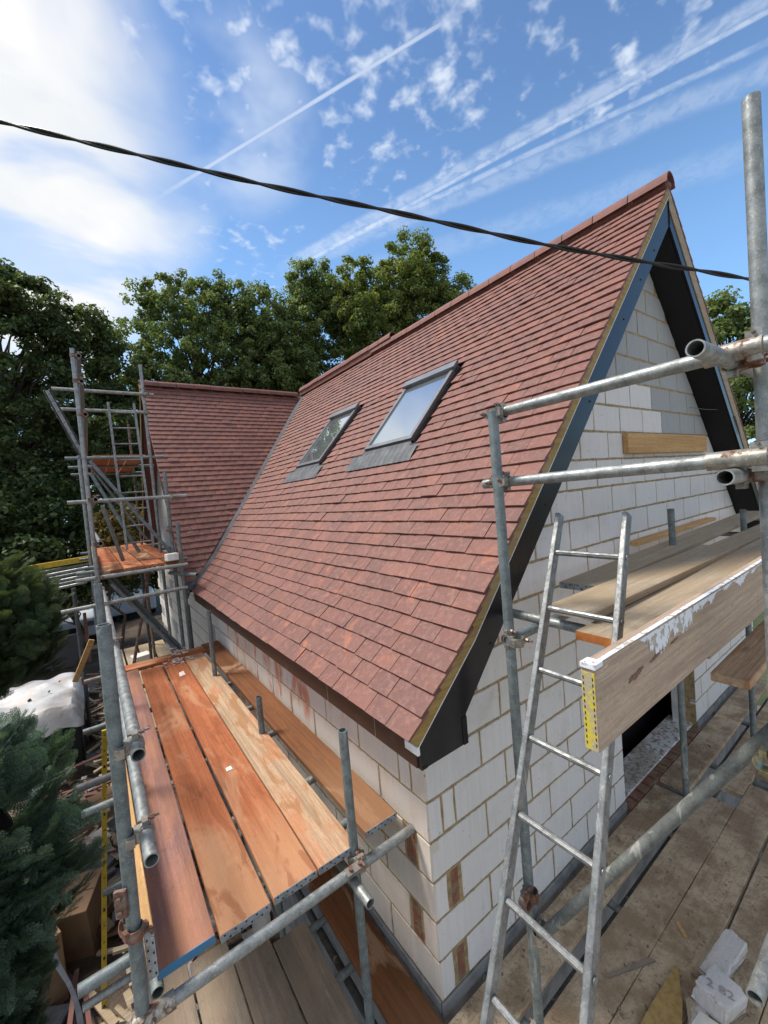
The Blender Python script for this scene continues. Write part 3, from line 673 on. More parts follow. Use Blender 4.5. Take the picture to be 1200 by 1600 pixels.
# undercloak / verge battens of the main gable (left and right)
def strip(h0, h1, yf, th, s0, s1, mirror=False, drop_end=False):
    q = MB(); segs = [(s0, L0), (L0, s1)]
    for sa, sb in segs:
        pts = []
        for (ss_, hh_) in ((sa, h0), (sb, h0), (sb, h1), (sa, h1)):
            P_ = perp(ss_, hh_); pts.append([P_.x, yf, P_.z])
        # mitre at apex: clamp x
        for p_ in pts:
            if p_[0] > XA: k_ = (p_[0] - XA); p_[0] = XA; p_[2] -= k_ * 1.097
        if sb == s1:
            for i_ in (1, 2):
                hh_ = (h0, h1)[i_ - 1]; pts[i_][0] = XA; pts[i_][2] = ZA + hh_ * 1.484
        if mirror: pts = [[2 * XA - x_, y_, z_] for x_, y_, z_ in pts]
        q.prism(pts, (0, th, 0))
    return q
verge = part(strip(0.003, 0.066, YF - 0.004, 0.05, -0.01, SL), 'undercloak_batten', M_wgold, label='gold-brown treated timber under the verge tiles')
part(strip(-0.055, 0.074, YF - 0.006, 0.05, -0.01, SL, True), 'undercloak_batten', M_wtan)
part(strip(0.0, 0.004, YF - 0.006, 0.01, -0.01, SL), 'verge_trim', M_white)
# right-hand verge tiles seen edge on
vt = MB()
for r in range(NR + 1):
    s = -0.012 + r * TG; p, u, n = slope_pt(max(s, 0)); M = tmat(p, u, n, YF - 0.012, kick() + 0.012)
    q = tile_geo(0.001, 0.25, 0.25); vs = [M @ Vector(v) for v in q.v]; vt.add([(2 * XA - v.x, v.y, v.z) for v in vs], [f[::-1] for f in q.f])
o = part(vt, 'verge_tile_row', M_tile_i, fixn=False); o['kind'] = 'stuff'
# bargeboards: polygons in the gable plane
def barge(mirror):
    pts = [(-0.209, 0.303), (0.2, 0.67), (XA - 0.002, ZA), (XA - 0.002, 3.60), (0.10, 0.33), (0.095, 0.185), (-0.205, 0.185)]
    if mirror: pts = [(2 * XA - x, z) for x, z in pts]
    q = MB(); q.prism([(x, YF, z) for x, z in pts], (0, 0.022, 0)); return q
bl = part(barge(False), 'bargeboard', M_black, label='glossy black bargeboard of the left slope')
part(barge(True), 'bargeboard', M_black, label='black bargeboard of the right slope')
for (x, z) in [(0.32, 0.62), (0.9, 1.3), (1.5, 1.95), (2.08, 2.6), (2.42, 2.97), (2.72, 3.28)]:
    q = MB(); q.tube((x, YF - 0.004, z), (x, YF + 0.001, z), 0.007, 8); part(q, 'fixing_nail', M_dark, bl)
mb = MB(); mb.tube((XA, YF - 0.004, 3.595), (XA, YF - 0.004, 3.80), 0.004, 6); part(mb, 'apex_joint', M_dark)
# bottom beads of the barge box
mb = MB(); mb.box((-0.207, YF - 0.004, 0.183), (-0.17, YF + 0.3, 0.196), 0.002); mb.box((0.068, YF - 0.004, 0.183), (0.10, YF - 0.001, 0.32), 0.001); part(mb, 'box_end_trim', M_black)
# soffits (slope underside between wall and bargeboard) and box undersides
for mir in (False, True):
    q = MB(); pts = [(0.09, YF + 0.02, 0.315), (XA, YF + 0.02, 3.585), (XA, 0.0, 3.585), (0.09, 0.0, 0.315)]
    if mir: pts = [(2 * XA - x, y, z) for x, y, z in pts]
    q.prism(pts, (0, 0, -0.008)); part(q, 'verge_soffit', M_soffit)
mb = MB(); mb.box((-0.2, YF + 0.022, 0.19), (0.0, WY0 - 0.05, 0.198)); part(mb, 'eave_soffit', M_soffit)
mb = MB(); mb.box((-0.215, YF + 0.022, 0.185), (-0.198, WY0 - 0.12, 0.36), 0.003); fas = part(mb, 'fascia_board', M_brown, label='dark brown fascia under the lowest tile course')
mb = MB(); mb.box((-0.222, YF + 0.05, 0.325), (-0.2, WY0 - 0.12, 0.352), 0.004); part(mb, 'underlay_lip', M_binblack)
mb = MB(); mb.box((2 * XA + 0.0, YF + 0.022, 0.185), (2 * XA + 0.21, 10.0, 0.36)); part(mb, 'fascia_board', M_brown)
for yy in (0.1, 0.62):
    q = MB(); q.box((-0.2165, yy, 0.187), (-0.2145, yy + 0.004, 0.325)); part(q, 'fascia_joint', M_wgrey, fas)
mb = MB(); mb.prism([(-0.262, YF - 0.03, 0.262), (-0.200, YF - 0.03, 0.318), (-0.200, YF + 0.02, 0.318), (-0.262, YF + 0.02, 0.262)], (0.006, 0, -0.008)); 
mb = MB(); mb.box((-0.228, YF - 0.008, 0.262), (-0.212, YF + 0.085, 0.302), 0.002); part(mb, 'eave_end_cap', M_white, label='small white plastic cap at the eave corner')

# ridge tiles (angular / half-round)
def ridge(y0_, y1_, z, along='y', yc=0.0, tag_=main_roof):
    L = 0.325; k = 0; a = y0_
    while a < y1_:
        e = min(a + L - 0.008, y1_); q = MB(); prof = []
        rr = 0.088
        for i in range(9):
            th = math.radians(180 * i / 8); prof.append((math.cos(th) * rr, math.sin(th) * rr * 1.0))
        prof = [(rr * 1.08, -0.022)] + prof + [(-rr * 1.08, -0.022)]
        dz = random.uniform(-0.004, 0.004)
        vs = []
        for rad in (1.0, 0.88):
            for (X, Z) in prof: vs.append((X * rad, Z * rad))
        n = len(prof)
        for yy in (a, e):
            for (X, Z) in vs: q.v.append((XA + X, yy, z + Z + dz) if along == 'y' else (yy, yc + X, z + Z + dz))
        m_ = 2 * n
        for i in range(n - 1):
            q.f += [(i, i + 1, m_ + i + 1, m_ + i), (n + i, m_ + n + i, m_ + n + i + 1, n + i + 1), (i, n + i, n + i + 1, i + 1), (m_ + i, m_ + i + 1, m_ + n + i + 1, m_ + n + i)]
        q.f += [(0, m_, m_ + n, n), (n - 1, 2 * n - 1, m_ + 2 * n - 1, m_ + n - 1)]
        part(q, 'ridge_tile', M_ridge, tag_, smooth=True); 
        a += L; k += 1
ridge(YF - 0.03, 4.3, 3.950); ridge(3.72, 7.3, 4.03)
ridge(-0.28, XA - 0.1, 3.93, 'x', WYR, wing)
mb = MB(); mb.box((XA - 0.072, 3.74, 3.92), (XA + 0.072, 7.3, 4.04)); part(mb, 'ridge_bedding', M_ridge); mb = MB(); mb.box((XA - 0.05, YF - 0.022, 3.90), (XA + 0.05, 4.3, 3.97), 0.02); part(mb, 'ridge_bedding', M_ridge)

# loose wire hanging over the right soffit
mb = MB(); mb.path([(4.10, -0.02, 2.10), (4.3, -0.10, 2.07), (4.5, -0.18, 2.06), (4.7, -0.26, 1.98), (4.85, -0.262, 1.78)], 0.003, 6); part(mb, 'loose_wire', M_framel)
# skylights
def skylight(x0, x1, y0_, y1_, lab):
    u = Vector((2.88, 0, 3.16)).normalized(); n = Vector((-u.z, 0, u.x)); sl_ = (x1 - x0) / u.x
    base = Vector((x0, 0, 0.67 + (x0 - 0.2) * 1.0972))
    def P_(s, y, h): v = base + u * s + n * h; return Vector((v.x, y, v.z))
    sk = MB()
    def bar(q, s0, s1, ya, yb, h0, h1):
        vs = [P_(s0, ya, h0), P_(s1, ya, h0), P_(s1, yb, h0), P_(s0, yb, h0), P_(s0, ya, h1), P_(s1, ya, h1), P_(s1, yb, h1), P_(s0, yb, h1)]
        q.add(vs, [(0, 3, 2, 1), (4, 5, 6, 7), (0, 1, 5, 4), (1, 2, 6, 5), (2, 3, 7, 6), (3, 0, 4, 7)])
    q = MB(); w_ = 0.045
    bar(q, 0, sl_, y0_, y0_ + w_, 0.0, 0.115); bar(q, 0, sl_, y1_ - w_, y1_, 0.0, 0.115); bar(q, 0, w_, y0_ + w_, y1_ - w_, 0.0, 0.115); bar(q, sl_ - w_, sl_, y0_ + w_, y1_ - w_, 0.0, 0.115)
    fr = part(q, 'skylight', M_frame, label=lab)
    q = MB(); i = 0.012; w2 = 0.058
    bar(q, i, sl_ - .01, y0_ + i, y0_ + w2, 0.117, 0.135); bar(q, i, sl_ - .01, y1_ - w2, y1_ - i, 0.117, 0.135); bar(q, i, w2, y0_ + w2, y1_ - w2, 0.117, 0.135); bar(q, sl_ - w2 - .02, sl_ - .02, y0_ + w2, y1_ - w2, 0.117, 0.135)
    part(q, 'sash_frame', M_framel, fr)
    q = MB(); bar(q, sl_ - 0.075, sl_ + 0.02, y0_ - 0.012, y1_ + 0.012, 0.137, 0.165); part(q, 'top_hood', M_framel, fr)
    q = MB(); bar(q, w2 - .01, sl_ - w2, y0_ + w2 - .01, y1_ - w2 + .01, 0.100, 0.120); part(q, 'glass_pane', M_glass, fr)
    q = MB(); nn = 26; ya, yb = y0_ - 0.10, y1_ + 0.20      # pleated apron below
    for r_, (s, h) in enumerate(((0.0, 0.110), (-0.05, 0.100), (-0.17, 0.096), (-0.24, 0.089))):
        for k in range(nn + 1):
            y = ya + (yb - ya) * k / nn; sh = 0.0 if y0_ < y < y1_ else 0.04
            q.v.append(tuple(P_(s + (-sh * 0 if r_ else -sh), y + (0.05 * -s * 0), h + (0.0025 if k % 2 else 0) * (r_ > 0))))
    for r_ in range(3):
        for k in range(nn): a = r_ * (nn + 1) + k; q.f.append((a, a + 1, a + nn + 2, a + nn + 1))
    part(q, 'lead_apron', M_lead, fr)
skylight(*SK[0], 'nearer and larger-looking roof window reflecting blue sky'); skylight(*SK[1], 'farther roof window reflecting trees')

# ------------------------------------------------------------------ scaffold pieces
TR = 0.02415
def tubeobj(par, name, a, b_, m=None, lab=None, r=TR):
    q = MB(); q.tube(a, b_, r, 20, 0.0042); o = q.build(name, m or M_tube, par, True)
    if lab: o['label'] = lab
    return o
def coupler(par, p, d1, d2, m=None, s=1.0, flip=False):
    """right-angle coupler: two rings round the crossing tubes, with hinged flaps and bolts"""
    p = Vector(p); d1 = Vector(d1).normalized(); d2 = Vector(d2).normalized(); n = d1.cross(d2).normalized() * (-1 if flip else 1)
    q = MB(); off = n * 0.026
    for d, o_, e in ((d1, -off, d2), (d2, off, d1)):
        c = p + o_; q.tube(c - d * 0.021 * s, c + d * 0.021 * s, 0.0295, 16, 0.0050)
        q.obox(c + e * 0.036, d, e, n, 0.020, 0.012, 0.010); q.obox(c - e * 0.034, d, e, n, 0.017, 0.008, 0.013)
    q.obox(p, d1, d2, n, 0.022, 0.022, 0.012)
    o = q.build('coupler', m or M_coup, par, True)
    for d, o_, e in ((d1, -off, d2), (d2, off, d1)):
        c = p + o_ + e * 0.043; k = MB(); k.tube(c - n * 0.024, c + n * 0.050, 0.0052, 8); k.tube(c + n * 0.018, c + n * 0.032, 0.0105, 6); k.build('bolt', M_rust, o, True)
    return o
def plate(par, p, n, up_, m=None):
    q = MB(); p = Vector(p); n = Vector(n).normalized(); up_ = Vector(up_).normalized(); sd = n.cross(up_)
    q.obox(p, sd, up_, n, 0.020, 0.05, 0.007); o = q.build('coupler', m or M_coup, par)
    for s in (-0.026, 0.026): k = MB(); k.tube(p + up_ * s, p + up_ * s + n * 0.02, 0.009, 6); k.build('bolt', M_rust, o, True)
    return o
X, Y, Z = V3(1, 0, 0), V3(0, 1, 0), V3(0, 0, 1)

# --- gable scaffold
gs = thing('scaffold', (0.3, -1.3, GZ), 'galvanised tube scaffold round the gable end, nearest to the viewer on the right', 'scaffold')
tubeobj(gs, 'standard', (0.42, -1.335, GZ), (0.535, -1.312, 2.615), M_tube)
tubeobj(gs, 'standard', (0.215, -0.47, GZ), (0.285, -0.40, 1.79), M_tubed)
tubeobj(gs, 'standard', (2.45, -0.36, GZ), (2.45, -0.36, 1.13), M_tubed); tubeobj(gs, 'standard', (3.78, -0.50, GZ), (3.78, -0.50, 1.0), M_tubed)
tubeobj(gs, 'guard_rail', (0.36, -0.36, 1.795), (0.36, -1.50, 1.795)); tubeobj(gs, 'guard_rail', (0.345, -0.27, 1.452), (0.36, -1.50, 1.462))
tubeobj(gs, 'sleeve', (0.36, -1.205, 1.795), (0.36, -1.31, 1.795), M_sleeve, 'rust-pink joint sleeve on the top rail', 0.030); tubeobj(gs, 'sleeve', (0.358, -1.20, 1.460), (0.36, -1.315, 1.461), M_sleeve, 'rusty joint sleeve on the lower rail', 0.030)
tubeobj(gs, 'guard_rail', (0.085, -1.262, 1.775), (6.0, -1.262, 1.775)); tubeobj(gs, 'guard_rail', (0.245, -1.272, 1.408), (6.0, -1.272, 1.408))
coupler(gs, (0.43, -1.285, 1.77), X, Z, M_rust); coupler(gs, (0.43, -1.295, 1.405), X, Z, M_rust)
coupler(gs, (0.385, -1.33, 1.795), Y, Z); coupler(gs, (0.385, -1.33, 1.46), Y, Z)
coupler(gs, (0.322, -0.40, 1.785), Y, Z, flip=True); coupler(gs, (0.313, -0.405, 1.455), Y, Z, flip=True)
tubeobj(gs, 'transom', (0.50, -0.06, 0.742), (0.475, -1.12, 0.742)); 
tubeobj(gs, 'ledger', (0.24, -0.42, 0.70), (6.2, -0.42, 0.70), M_tubed); tubeobj(gs, 'ledger', (1.7, -1.30, 0.70), (6.2, -1.30, 0.70))
coupler(gs, (0.26, -0.44, 0.70), X, Z); 
for xx in (2.3, 3.9, 5.4): tubeobj(gs, 'transom', (xx, -0.08, 0.742), (xx, -1.42, 0.742))
plate(gs, (0.44, -1.365, 0.98), (-0.5, -0.85, 0), Z, M_coup)
tubeobj(gs, 'brace', (0.62, -1.30, 0.50), (0.225, -0.50, -0.71), M_tubed2, 'thick dull diagonal brace crossing the lower deck')
coupler(gs, (0.235, -0.49, -0.70), V3(0.27, -0.55, 0.8), Z)
coupler(gs, (0.22, -0.455, -0.55), Y, Z, M_rust); coupler(gs, (0.215, -0.46, -1.25), X, Z)
tubeobj(gs, 'guard_rail', (0.33, -1.263, -0.34), (5.8, -1.263, -0.34), M_tube, 'bluish tube end low in the right corner')
tubeobj(gs, 'guard_rail', (0.30, -0.50, 0.30), (0.62, -1.30, 0.55), M_tubed) if False else None
tubeobj(gs, 'ledger', (-0.6, -0.325, -1.50), (6.2, -0.325, -1.50), M_tubedk); tubeobj(gs, 'ledger', (-0.6, -0.36, -1.57), (6.2, -0.36, -1.57), M_tubedk)
tubeobj(gs, 'ledger', (-0.6, -1.30, -1.50), (6.2, -1.30, -1.50), M_tubedk)
for xx in (0.32, 1.30, 2.20, 2.75, 3.35, 4.4): tubeobj(gs, 'transom', (xx, 0.02 if xx < 2 else 0.12, -1.462), (xx, -1.42, -1.462), M_tubed)
coupler(gs, (0.475, -1.31, 0.42), X, Z, mat('brassy_coupler', f_steel, base=(0.42, 0.38, 0.22), metal=0.8, rough=0.3))

# --- eave scaffold
es = thing('scaffold', (-0.8, 2.0, GZ), 'tube scaffold along the eave wall carrying the orange boards', 'scaffold')
tubeobj(es, 'standard', (-1.37, 0.15, GZ), (-1.306, 0.15, 1.06), M_tubed, 'dull green-grey upright nearest the camera with an open top')
tubeobj(es, 'standard', (-1.31, 1.62, GZ), (-1.303, 1.62, 1.02), M_tubed); tubeobj(es, 'standard', (-1.30, 3.1, GZ), (-1.3, 3.1, 0.86), M_tubed)
tubeobj(es, 'standard', (-0.35, 0.195, GZ), (-0.35, 0.205, 0.24), M_tubed); tubeobj(es, 'standard', (-0.35, 1.60, GZ), (-0.35, 1.60, -0.085), M_tubed); tubeobj(es, 'standard', (-0.35, 3.10, GZ), (-0.35, 3.10, 0.335), M_tubed)
tubeobj(es, 'guard_rail', (-1.25, 0.06, 0.585), (-1.25, 4.35, 0.60)); tubeobj(es, 'guard_rail', (-1.25, -0.02, 0.245), (-1.25, 4.35, 0.255))
for yy, zz_ in ((0.15, 0.585), (0.15, 0.245), (1.62, 0.59), (3.1, 0.595)): coupler(es, (-1.277, yy, zz_), Z, Y, M_coup, flip=True)
tubeobj(es, 'transom', (-1.40, 0.135, -0.445), (-0.006, 0.135, -0.445), M_tube, 'long transom tube in front of the board ends')
tubeobj(es, 'sleeve', (-1.36, 0.135, -0.445), (-1.22, 0.135, -0.445), M_sleeve, None, 0.031)
tubeobj(es, 'ledger', (-0.405, -0.02, -0.495), (-0.405, 4.6, -0.495)); tubeobj(es, 'ledger', (-1.27, 0.25, -0.495), (-1.27, 4.6, -0.495), M_tubed)
coupler(es, (-0.350, 0.165, -0.445), X, Z, flip=True); plate(es, (-0.40, 0.115, -0.418), (0, -0.3, 1), X, M_coup)
for yy in (0.42, 1.64, 2.9, 4.3): tubeobj(es, 'transom', (-1.53, yy, -0.445), (-0.01, yy, -0.445), M_tubed)
for yy in (0.9, 2.2, 3.6): tubeobj(es, 'transom', (-1.30, yy, -0.445), (-0.02, yy, -0.445), M_tube)
tubeobj(es, 'transom', (-1.62, 1.42, -1.465), (0.0, 1.42, -1.465), M_tube); tubeobj(es, 'transom', (-1.50, 2.24, -1.465), (0.0, 2.24, -1.465), M_tubed)
for yy in (0.55, 0.92, 3.2): tubeobj(es, 'transom', (-1.35, yy, -1.462), (0.0, yy, -1.462), M_tubed)
tubeobj(es, 'ledger', (-0.30, -0.3, -1.51), (-0.30, 4.6, -1.51), M_tubedk); tubeobj(es, 'ledger', (-1.30, 0.3, -1.51), (-1.30, 4.6, -1.51), M_tubedk)
coupler(es, (-1.33, 0.16, -0.10), V3(0.5, 0.2, -0.2), Z, M_rust); coupler(es, (-1.34, 0.16, -0.44), X, Z, M_rust); plate(es, (-1.352, 0.125, 0.04), (-0.5, -1, 0), Z, M_rust)
coupler(es, (-1.35, 0.15, -0.95), X, Z, M_coup)
tubeobj(es, 'transom', (-1.535, 1.60, -0.25), (-1.22, 1.60, -0.25), M_tubedk)

# --- far scaffold tower along the wing gable
fs = thing('scaffold', (-0.8, 6.0, GZ), 'tall far scaffold tower with ladder beside the wing gable', 'scaffold')
tubeobj(fs, 'standard', (-1.31, 4.2, GZ), (-1.272, 4.2, 3.41)); tubeobj(fs, 'standard', (-1.36, 5.9, GZ), (-1.33, 5.9, 2.4)); tubeobj(fs, 'standard', (-1.25, 8.9, GZ), (-1.25, 8.9, 4.2), M_tubed)
tubeobj(fs, 'standard', (-0.40, 5.9, GZ), (-0.40, 5.9, 3.84)); tubeobj(fs, 'standard', (-0.36, 4.95, GZ), (-0.36, 4.95, 2.03), M_tubed)
tubeobj(fs, 'standard', (-0.36, 4.35, GZ), (-0.36, 4.35, 1.30), M_tubed); tubeobj(fs, 'standard', (-0.36, 4.25, GZ), (-0.36, 4.25, 0.2), M_tubedk)
tubeobj(fs, 'standard', (-0.42, 8.6, GZ), (-0.42, 8.6, 3.4), M_rust)
tubeobj(fs, 'guard_rail', (-1.555, 5.86, 3.36), (-0.26, 5.86, 3.36)); tubeobj(fs, 'guard_rail', (-1.57, 5.86, 3.07), (-0.44, 5.86, 3.07))
tubeobj(fs, 'guard_rail', (-1.495, 4.55, 1.665), (-0.17, 4.55, 1.655), M_tube)
tubeobj(fs, 'transom', (-1.495, 4.2, 0.755), (-0.315, 4.2, 0.748)); tubeobj(fs, 'transom', (-1.655, 4.2, 0.43), (-0.345, 4.2, 0.45))
tubeobj(fs, 'transom', (-0.25, 4.0, 0.62), (-0.48, 4.6, 0.62), M_tubed)
for zz_ in (3.33, 3.04, 2.66, 1.67, 1.15): coupler(fs, (-1.246, 4.2, zz_), Z, Y, M_rust, flip=True); tubeobj(fs, 'ledger', (-1.22, 4.18, zz_), (-1.22, 9.2, zz_), M_tubed)
for yy in (4.9, 5.9, 7.2, 8.6): tubeobj(fs, 'transom', (-1.5, yy, 2.36 if yy > 5 else 0.757), (-0.2, yy, 2.36 if yy > 5 else 0.757), M_tubed)
tubeobj(fs, 'brace', (-1.22, 5.0, 2.22), (-0.38, 5.0, 0.86), M_tubed); tubeobj(fs, 'brace', (-1.22, 5.3, 2.08), (-0.75, 5.3, 0.90), M_tubed)
tubeobj(fs, 'brace', (-1.2, 8.0, 2.5), (-0.35, 8.0, 0.9), M_tubed); tubeobj(fs, 'brace', (-1.15, 4.6, 1.6), (-0.98, 4.9, 0.85), M_tubed)
for dy in (0, 0.5, 1.0, 1.6): tubeobj(fs, 'brace', (-1.15, 4.5 + dy, 0.62), (-0.25 , 4.5 + dy, -0.85), M_tubed if dy != 0.5 else M_tubedk)
tubeobj(fs, 'brace', (-0.55, 6.1, 0.6), (-1.0, 6.1, -1.2), M_rust); tubeobj(fs, 'standard', (-0.62, 6.9, GZ), (-0.62, 6.9, 0.72), M_tubedk); tubeobj(fs, 'standard', (-0.5, 7.6, GZ), (-0.5, 7.6, 0.72), M_rust)
for yy in (5.5, 7.2, 8.8): tubeobj(fs, 'transom', (-1.5, yy, 0.757), (-0.05, yy, 0.757), M_tubed)
for p_ in ((-1.28, 4.22, 0.755), (-1.29, 4.22, 0.44), (-0.38, 4.24, 0.75), (-0.38, 5.87, 3.36), (-0.4, 5.87, 3.07), (-0.37, 4.58, 1.655), (-0.39, 4.92, 1.2)): coupler(fs, p_, X, Z)
q = MB(); a_, b__ = V3(-1.575, 5.0, 3.113), V3(-1.29, 5.0, 2.30); d_ = (b__ - a_).normalized()     # perforated aluminium strip
for k in range(6): 
    c_ = a_ + d_ * (0.07 + k * 0.143); q.obox(c_, d_, Y, d_.cross(Y), 0.069, 0.012, 0.035)
q.obox((a_ + b__) / 2 - d_.cross(Y) * 0.03, d_, Y, d_.cross(Y), 0.44, 0.012, 0.008); q.obox((a_ + b__) / 2 + d_.cross(Y) * 0.03, d_, Y, d_.cross(Y), 0.44, 0.012, 0.008)
strip_o = q.build('perforated_strut', M_alu, fs)

# ------------------------------------------------------------------ boards (each one lies loose: a thing of its own)
_bm = {}
def board(p0, p1, wd, top, th, m, label, group, endm=None, ends=(True, False), cat='scaffold board', name='scaffold_board', tilt=0.0, roll=0.0):
    """p0,p1: xy of the centre line ends (p0 = end with band)"""
    a, c = Vector((*p0, 0)), Vector((*p1, 0)); d = (c - a); L = d.length
    q = MB(); seg = max(2, int(L / 0.45)); rb = random.Random(int(abs(p0[0] * 991 + p0[1] * 577 + top * 133) * 10))
    cx = [-L / 2 + L * k / seg for k in range(seg + 1)]; c_ = 0.0035
    prof = [(-wd / 2, -th + c_), (-wd / 2 + c_, -th), (wd / 2 - c_, -th), (wd / 2, -th + c_), (wd / 2, -c_), (wd / 2 - c_, 0), (0, -0.0015), (-wd / 2 + c_, 0), (-wd / 2, -c_)]
    for x in cx:
        dy = rb.uniform(-0.0018, 0.0018); dz = rb.uniform(-0.0015, 0.0015)
        for yy, zz_ in prof: q.v.append((x, yy + dy, zz_ + dz))
    n = len(prof)
    for k in range(seg):
        for i in range(n): q.f.append((k * n + i, k * n + (i + 1) % n, (k + 1) * n + (i + 1) % n, (k + 1) * n + i))
    q.f.append(tuple(range(n))); q.f.append(tuple(range(seg * n, seg * n + n)))
    o = q.build(name, m); o.location = (*((a + c) / 2).xy, top)
    o.rotation_euler = Euler((roll, tilt, math.atan2(d.y, d.x)))
    tag(o, label, cat, group)
    if endm:
        for sgn, on in ((-1, ends[0]), (1, ends[1])):
            if not on: continue
            e = MB(); xx = sgn * (L / 2 + 0.0012)
            e.box((min(xx, xx - sgn * 0.003), -wd / 2 + 0.002, -th + 0.001), (max(xx, xx - sgn * 0.003), wd / 2 - 0.002, -0.0005))
            bo = e.build('end_band', endm); bo.parent = o
            if endm == M_band:
                for k in range(9):
                    e = MB(); yy = -wd / 2 + 0.018 + k * (wd - 0.036) / 8; e.box((xx + sgn * 0.0, yy - 0.004, -th / 2 - 0.009 * (1 if k % 2 else -1) - 0.003), (xx + sgn * 0.0016, yy + 0.004, -th / 2 - 0.009 * (1 if k % 2 else -1) + 0.003))
                    e2 = e.build('band_tooth', M_binblack); e2.parent = bo
    return o
GO = 'boards of the eave deck'
board((-0.443, 0.20), (-0.40, 4.02), 0.222, -0.382, 0.038, M_wblond, 'blond-ended board of the orange deck, next to the gap by the wall', GO, M_band)
board((-0.675, 0.20), (-0.632, 4.0), 0.222, -0.380, 0.038, M_worange, 'orange-dusted board second from the wall-side gap', GO, M_band)
board((-0.918, 0.195), (-0.872, 3.95), 0.222, -0.384, 0.038, M_worange, 'orange-dusted board in the middle, beside the pinkish one', GO, M_band)
board((-1.155, 0.215), (-1.112, 4.05), 0.222, -0.380, 0.038, M_wpurple, 'pinkish cracked board with a blue painted end', GO, M_blue)
board((-0.158, 0.215), (-0.135, 4.3), 0.212, -0.372, 0.038, M_wwet, 'single wet brown board close against the block wall', GO, M_band)
board((-1.26, 4.16), (-0.03, 4.12), 0.222, -0.372, 0.038, M_worange, 'board laid crosswise at the far end of the orange deck', GO)
# toe board on edge at the outside
o = board((-1.262, 0.17), (-1.275, 4.2), 0.20, -0.25, 0.034, M_wnew, 'narrow toe board standing on edge beside the left upright', None, M_band, name='toe_board', cat='board', roll=math.radians(90))
GL = 'boards of the lower eave deck'
for k, (xa, lab) in enumerate(((-0.505, 'grey lower board nearest the dark gap'), (-0.735, 'grey lower board second from the dark gap'), (-0.965, 'grey lower board third from the dark gap'), (-1.195, 'grey lower board farthest from the wall'))):
    board((xa, -0.9 + 0.0), (xa + 0.01, 4.2 if k == 3 else 0.95 + 0.12 * k), 0.222, -1.40 - 0.002 * k, 0.038, M_wgrey, lab, GL)
board((-0.16, -0.9), (-0.12, 4.0), 0.222, -1.40, 0.038, M_wwet, 'damp brown lower board lying along the foot of the side wall', GL)
GG = 'muddy boards of the lower gable deck'
for k, (yy, lab, x1) in enumerate(((-0.475, 'muddy deck board edging the dark gap', 2.9), (-0.703, 'muddy deck board second from the dark gap', 3.3), (-0.945, 'muddy deck board under the block offcuts', 3.4), (-1.175, 'muddy deck board at the right edge of the picture', 3.4))):
    board((-0.7, yy), (x1 - 0.1, yy), 0.224, -1.40 - 0.001 * k, 0.038, M_mud, lab, GG)
board((-0.02, -0.165), (2.62, -0.165), 0.222, -1.402, 0.038, M_mud, 'muddy board lying along the foot of the gable wall', GG)
board((2.74, -0.165), (5.6, -0.165), 0.222, -1.402, 0.038, M_mud, 'muddy board at the gable foot beyond the window opening', GG)
board((3.0, -0.475), (6.0, -0.475), 0.224, -1.402, 0.038, M_mud, 'far muddy board butted after the first deck board', GG); board((3.4, -0.703), (6.0, -0.703), 0.224, -1.402, 0.038, M_mud, 'far muddy board butted after the second deck board', GG)
GU = 'boards of the upper gable deck'
board((0.95, -0.39), (5.2, -0.30), 0.225, 0.842, 0.038, M_wtan, 'tan board nearest the gable wall with a grey metal end band', GU, M_band, tilt=math.radians(-0.4))
board((0.42, -0.64), (2.60, -0.62), 0.225, 0.838, 0.038, M_wtan, 'short tan board lapped over the next one', GU, tilt=math.radians(0.6))
board((0.30, -0.845), (5.8, -0.84), 0.225, 0.802, 0.038, M_wtan, 'long tan board with an orange painted end', GU, M_worend)
board((0.9, -0.60), (5.8, -0.60), 0.20, 0.797, 0.036, M_wtan, 'tan board half hidden under the lapped one', GU)
board((0.5, -1.06), (5.8, -1.05), 0.16, 0.765, 0.036, M_wtan, 'narrow tan board just behind the big toe board', GU)
board((2.3, -0.12), (4.3, -0.10), 0.09, 0.872, 0.035, M_wnew, 'fresh yellow pine length resting against the gable', None, name='timber_length', cat='timber')
board((0.93, -1.08), (3.6, -1.06), 0.14, 0.50, 0.040, M_wblond, 'sawn-off pale board sticking out under the toe board', None, name='timber_board', cat='board')
# big toe board on edge
tb = MB(); tb.box((-0.335, -1.145, 0.750), (3.4, -1.107, 0.975), 0.003)
toe = tb.build('toe_board', M_wtoe, org=(1.5, -1.126, 0.86)); tag(toe, 'big sawn toe board standing on edge, white paint along its top and yellow end', 'toe board')
q = MB()   # white paint drips: ragged thin film on the front face and top
pts = []; xx = -0.05
topx = []
def film(x0, x1, depth, seed, yf=-1.1462):
    rr = random.Random(seed); q = MB(); n = int((x1 - x0) / 0.006); prev = depth(x0)
    for k in range(n + 1):
        x = x0 + (x1 - x0) * k / n; d = max(0.002, depth(x) * (0.75 + 0.5 * rr.random()))
        q.v += [(x, yf, 0.9715), (x, yf, 0.9715 - d)]
        if k: o_ = (k - 1) * 2; q.f.append((o_, o_ + 2, o_ + 3, o_ + 1))
    return q
def dep(x):
    if x < -0.02: return 0.03 * max(0, (x + 0.09)) / 0.07
    if x < 0.16: return 0.055 + 0.02 * math.sin(x * 30)
    if x < 0.32: return 0.055
    if x > 0.5: return max(0.004, 0.016 + 0.022 * math.sin(x * 9) * math.sin(x * 23))
    return 0.018 + 0.008 * math.sin(x * 20)
f1 = film(-0.08, 1.5, dep, 3); 
M_paint = mat('white_paint', f_simple, col=(0.66, 0.70, 0.75), col2=(0.38, 0.33, 0.28), sc_=38, lo=0.52, hi=0.58, rough=0.6)
p1 = f1.build('paint_streak', M_paint, toe, fixn=True, org=None)
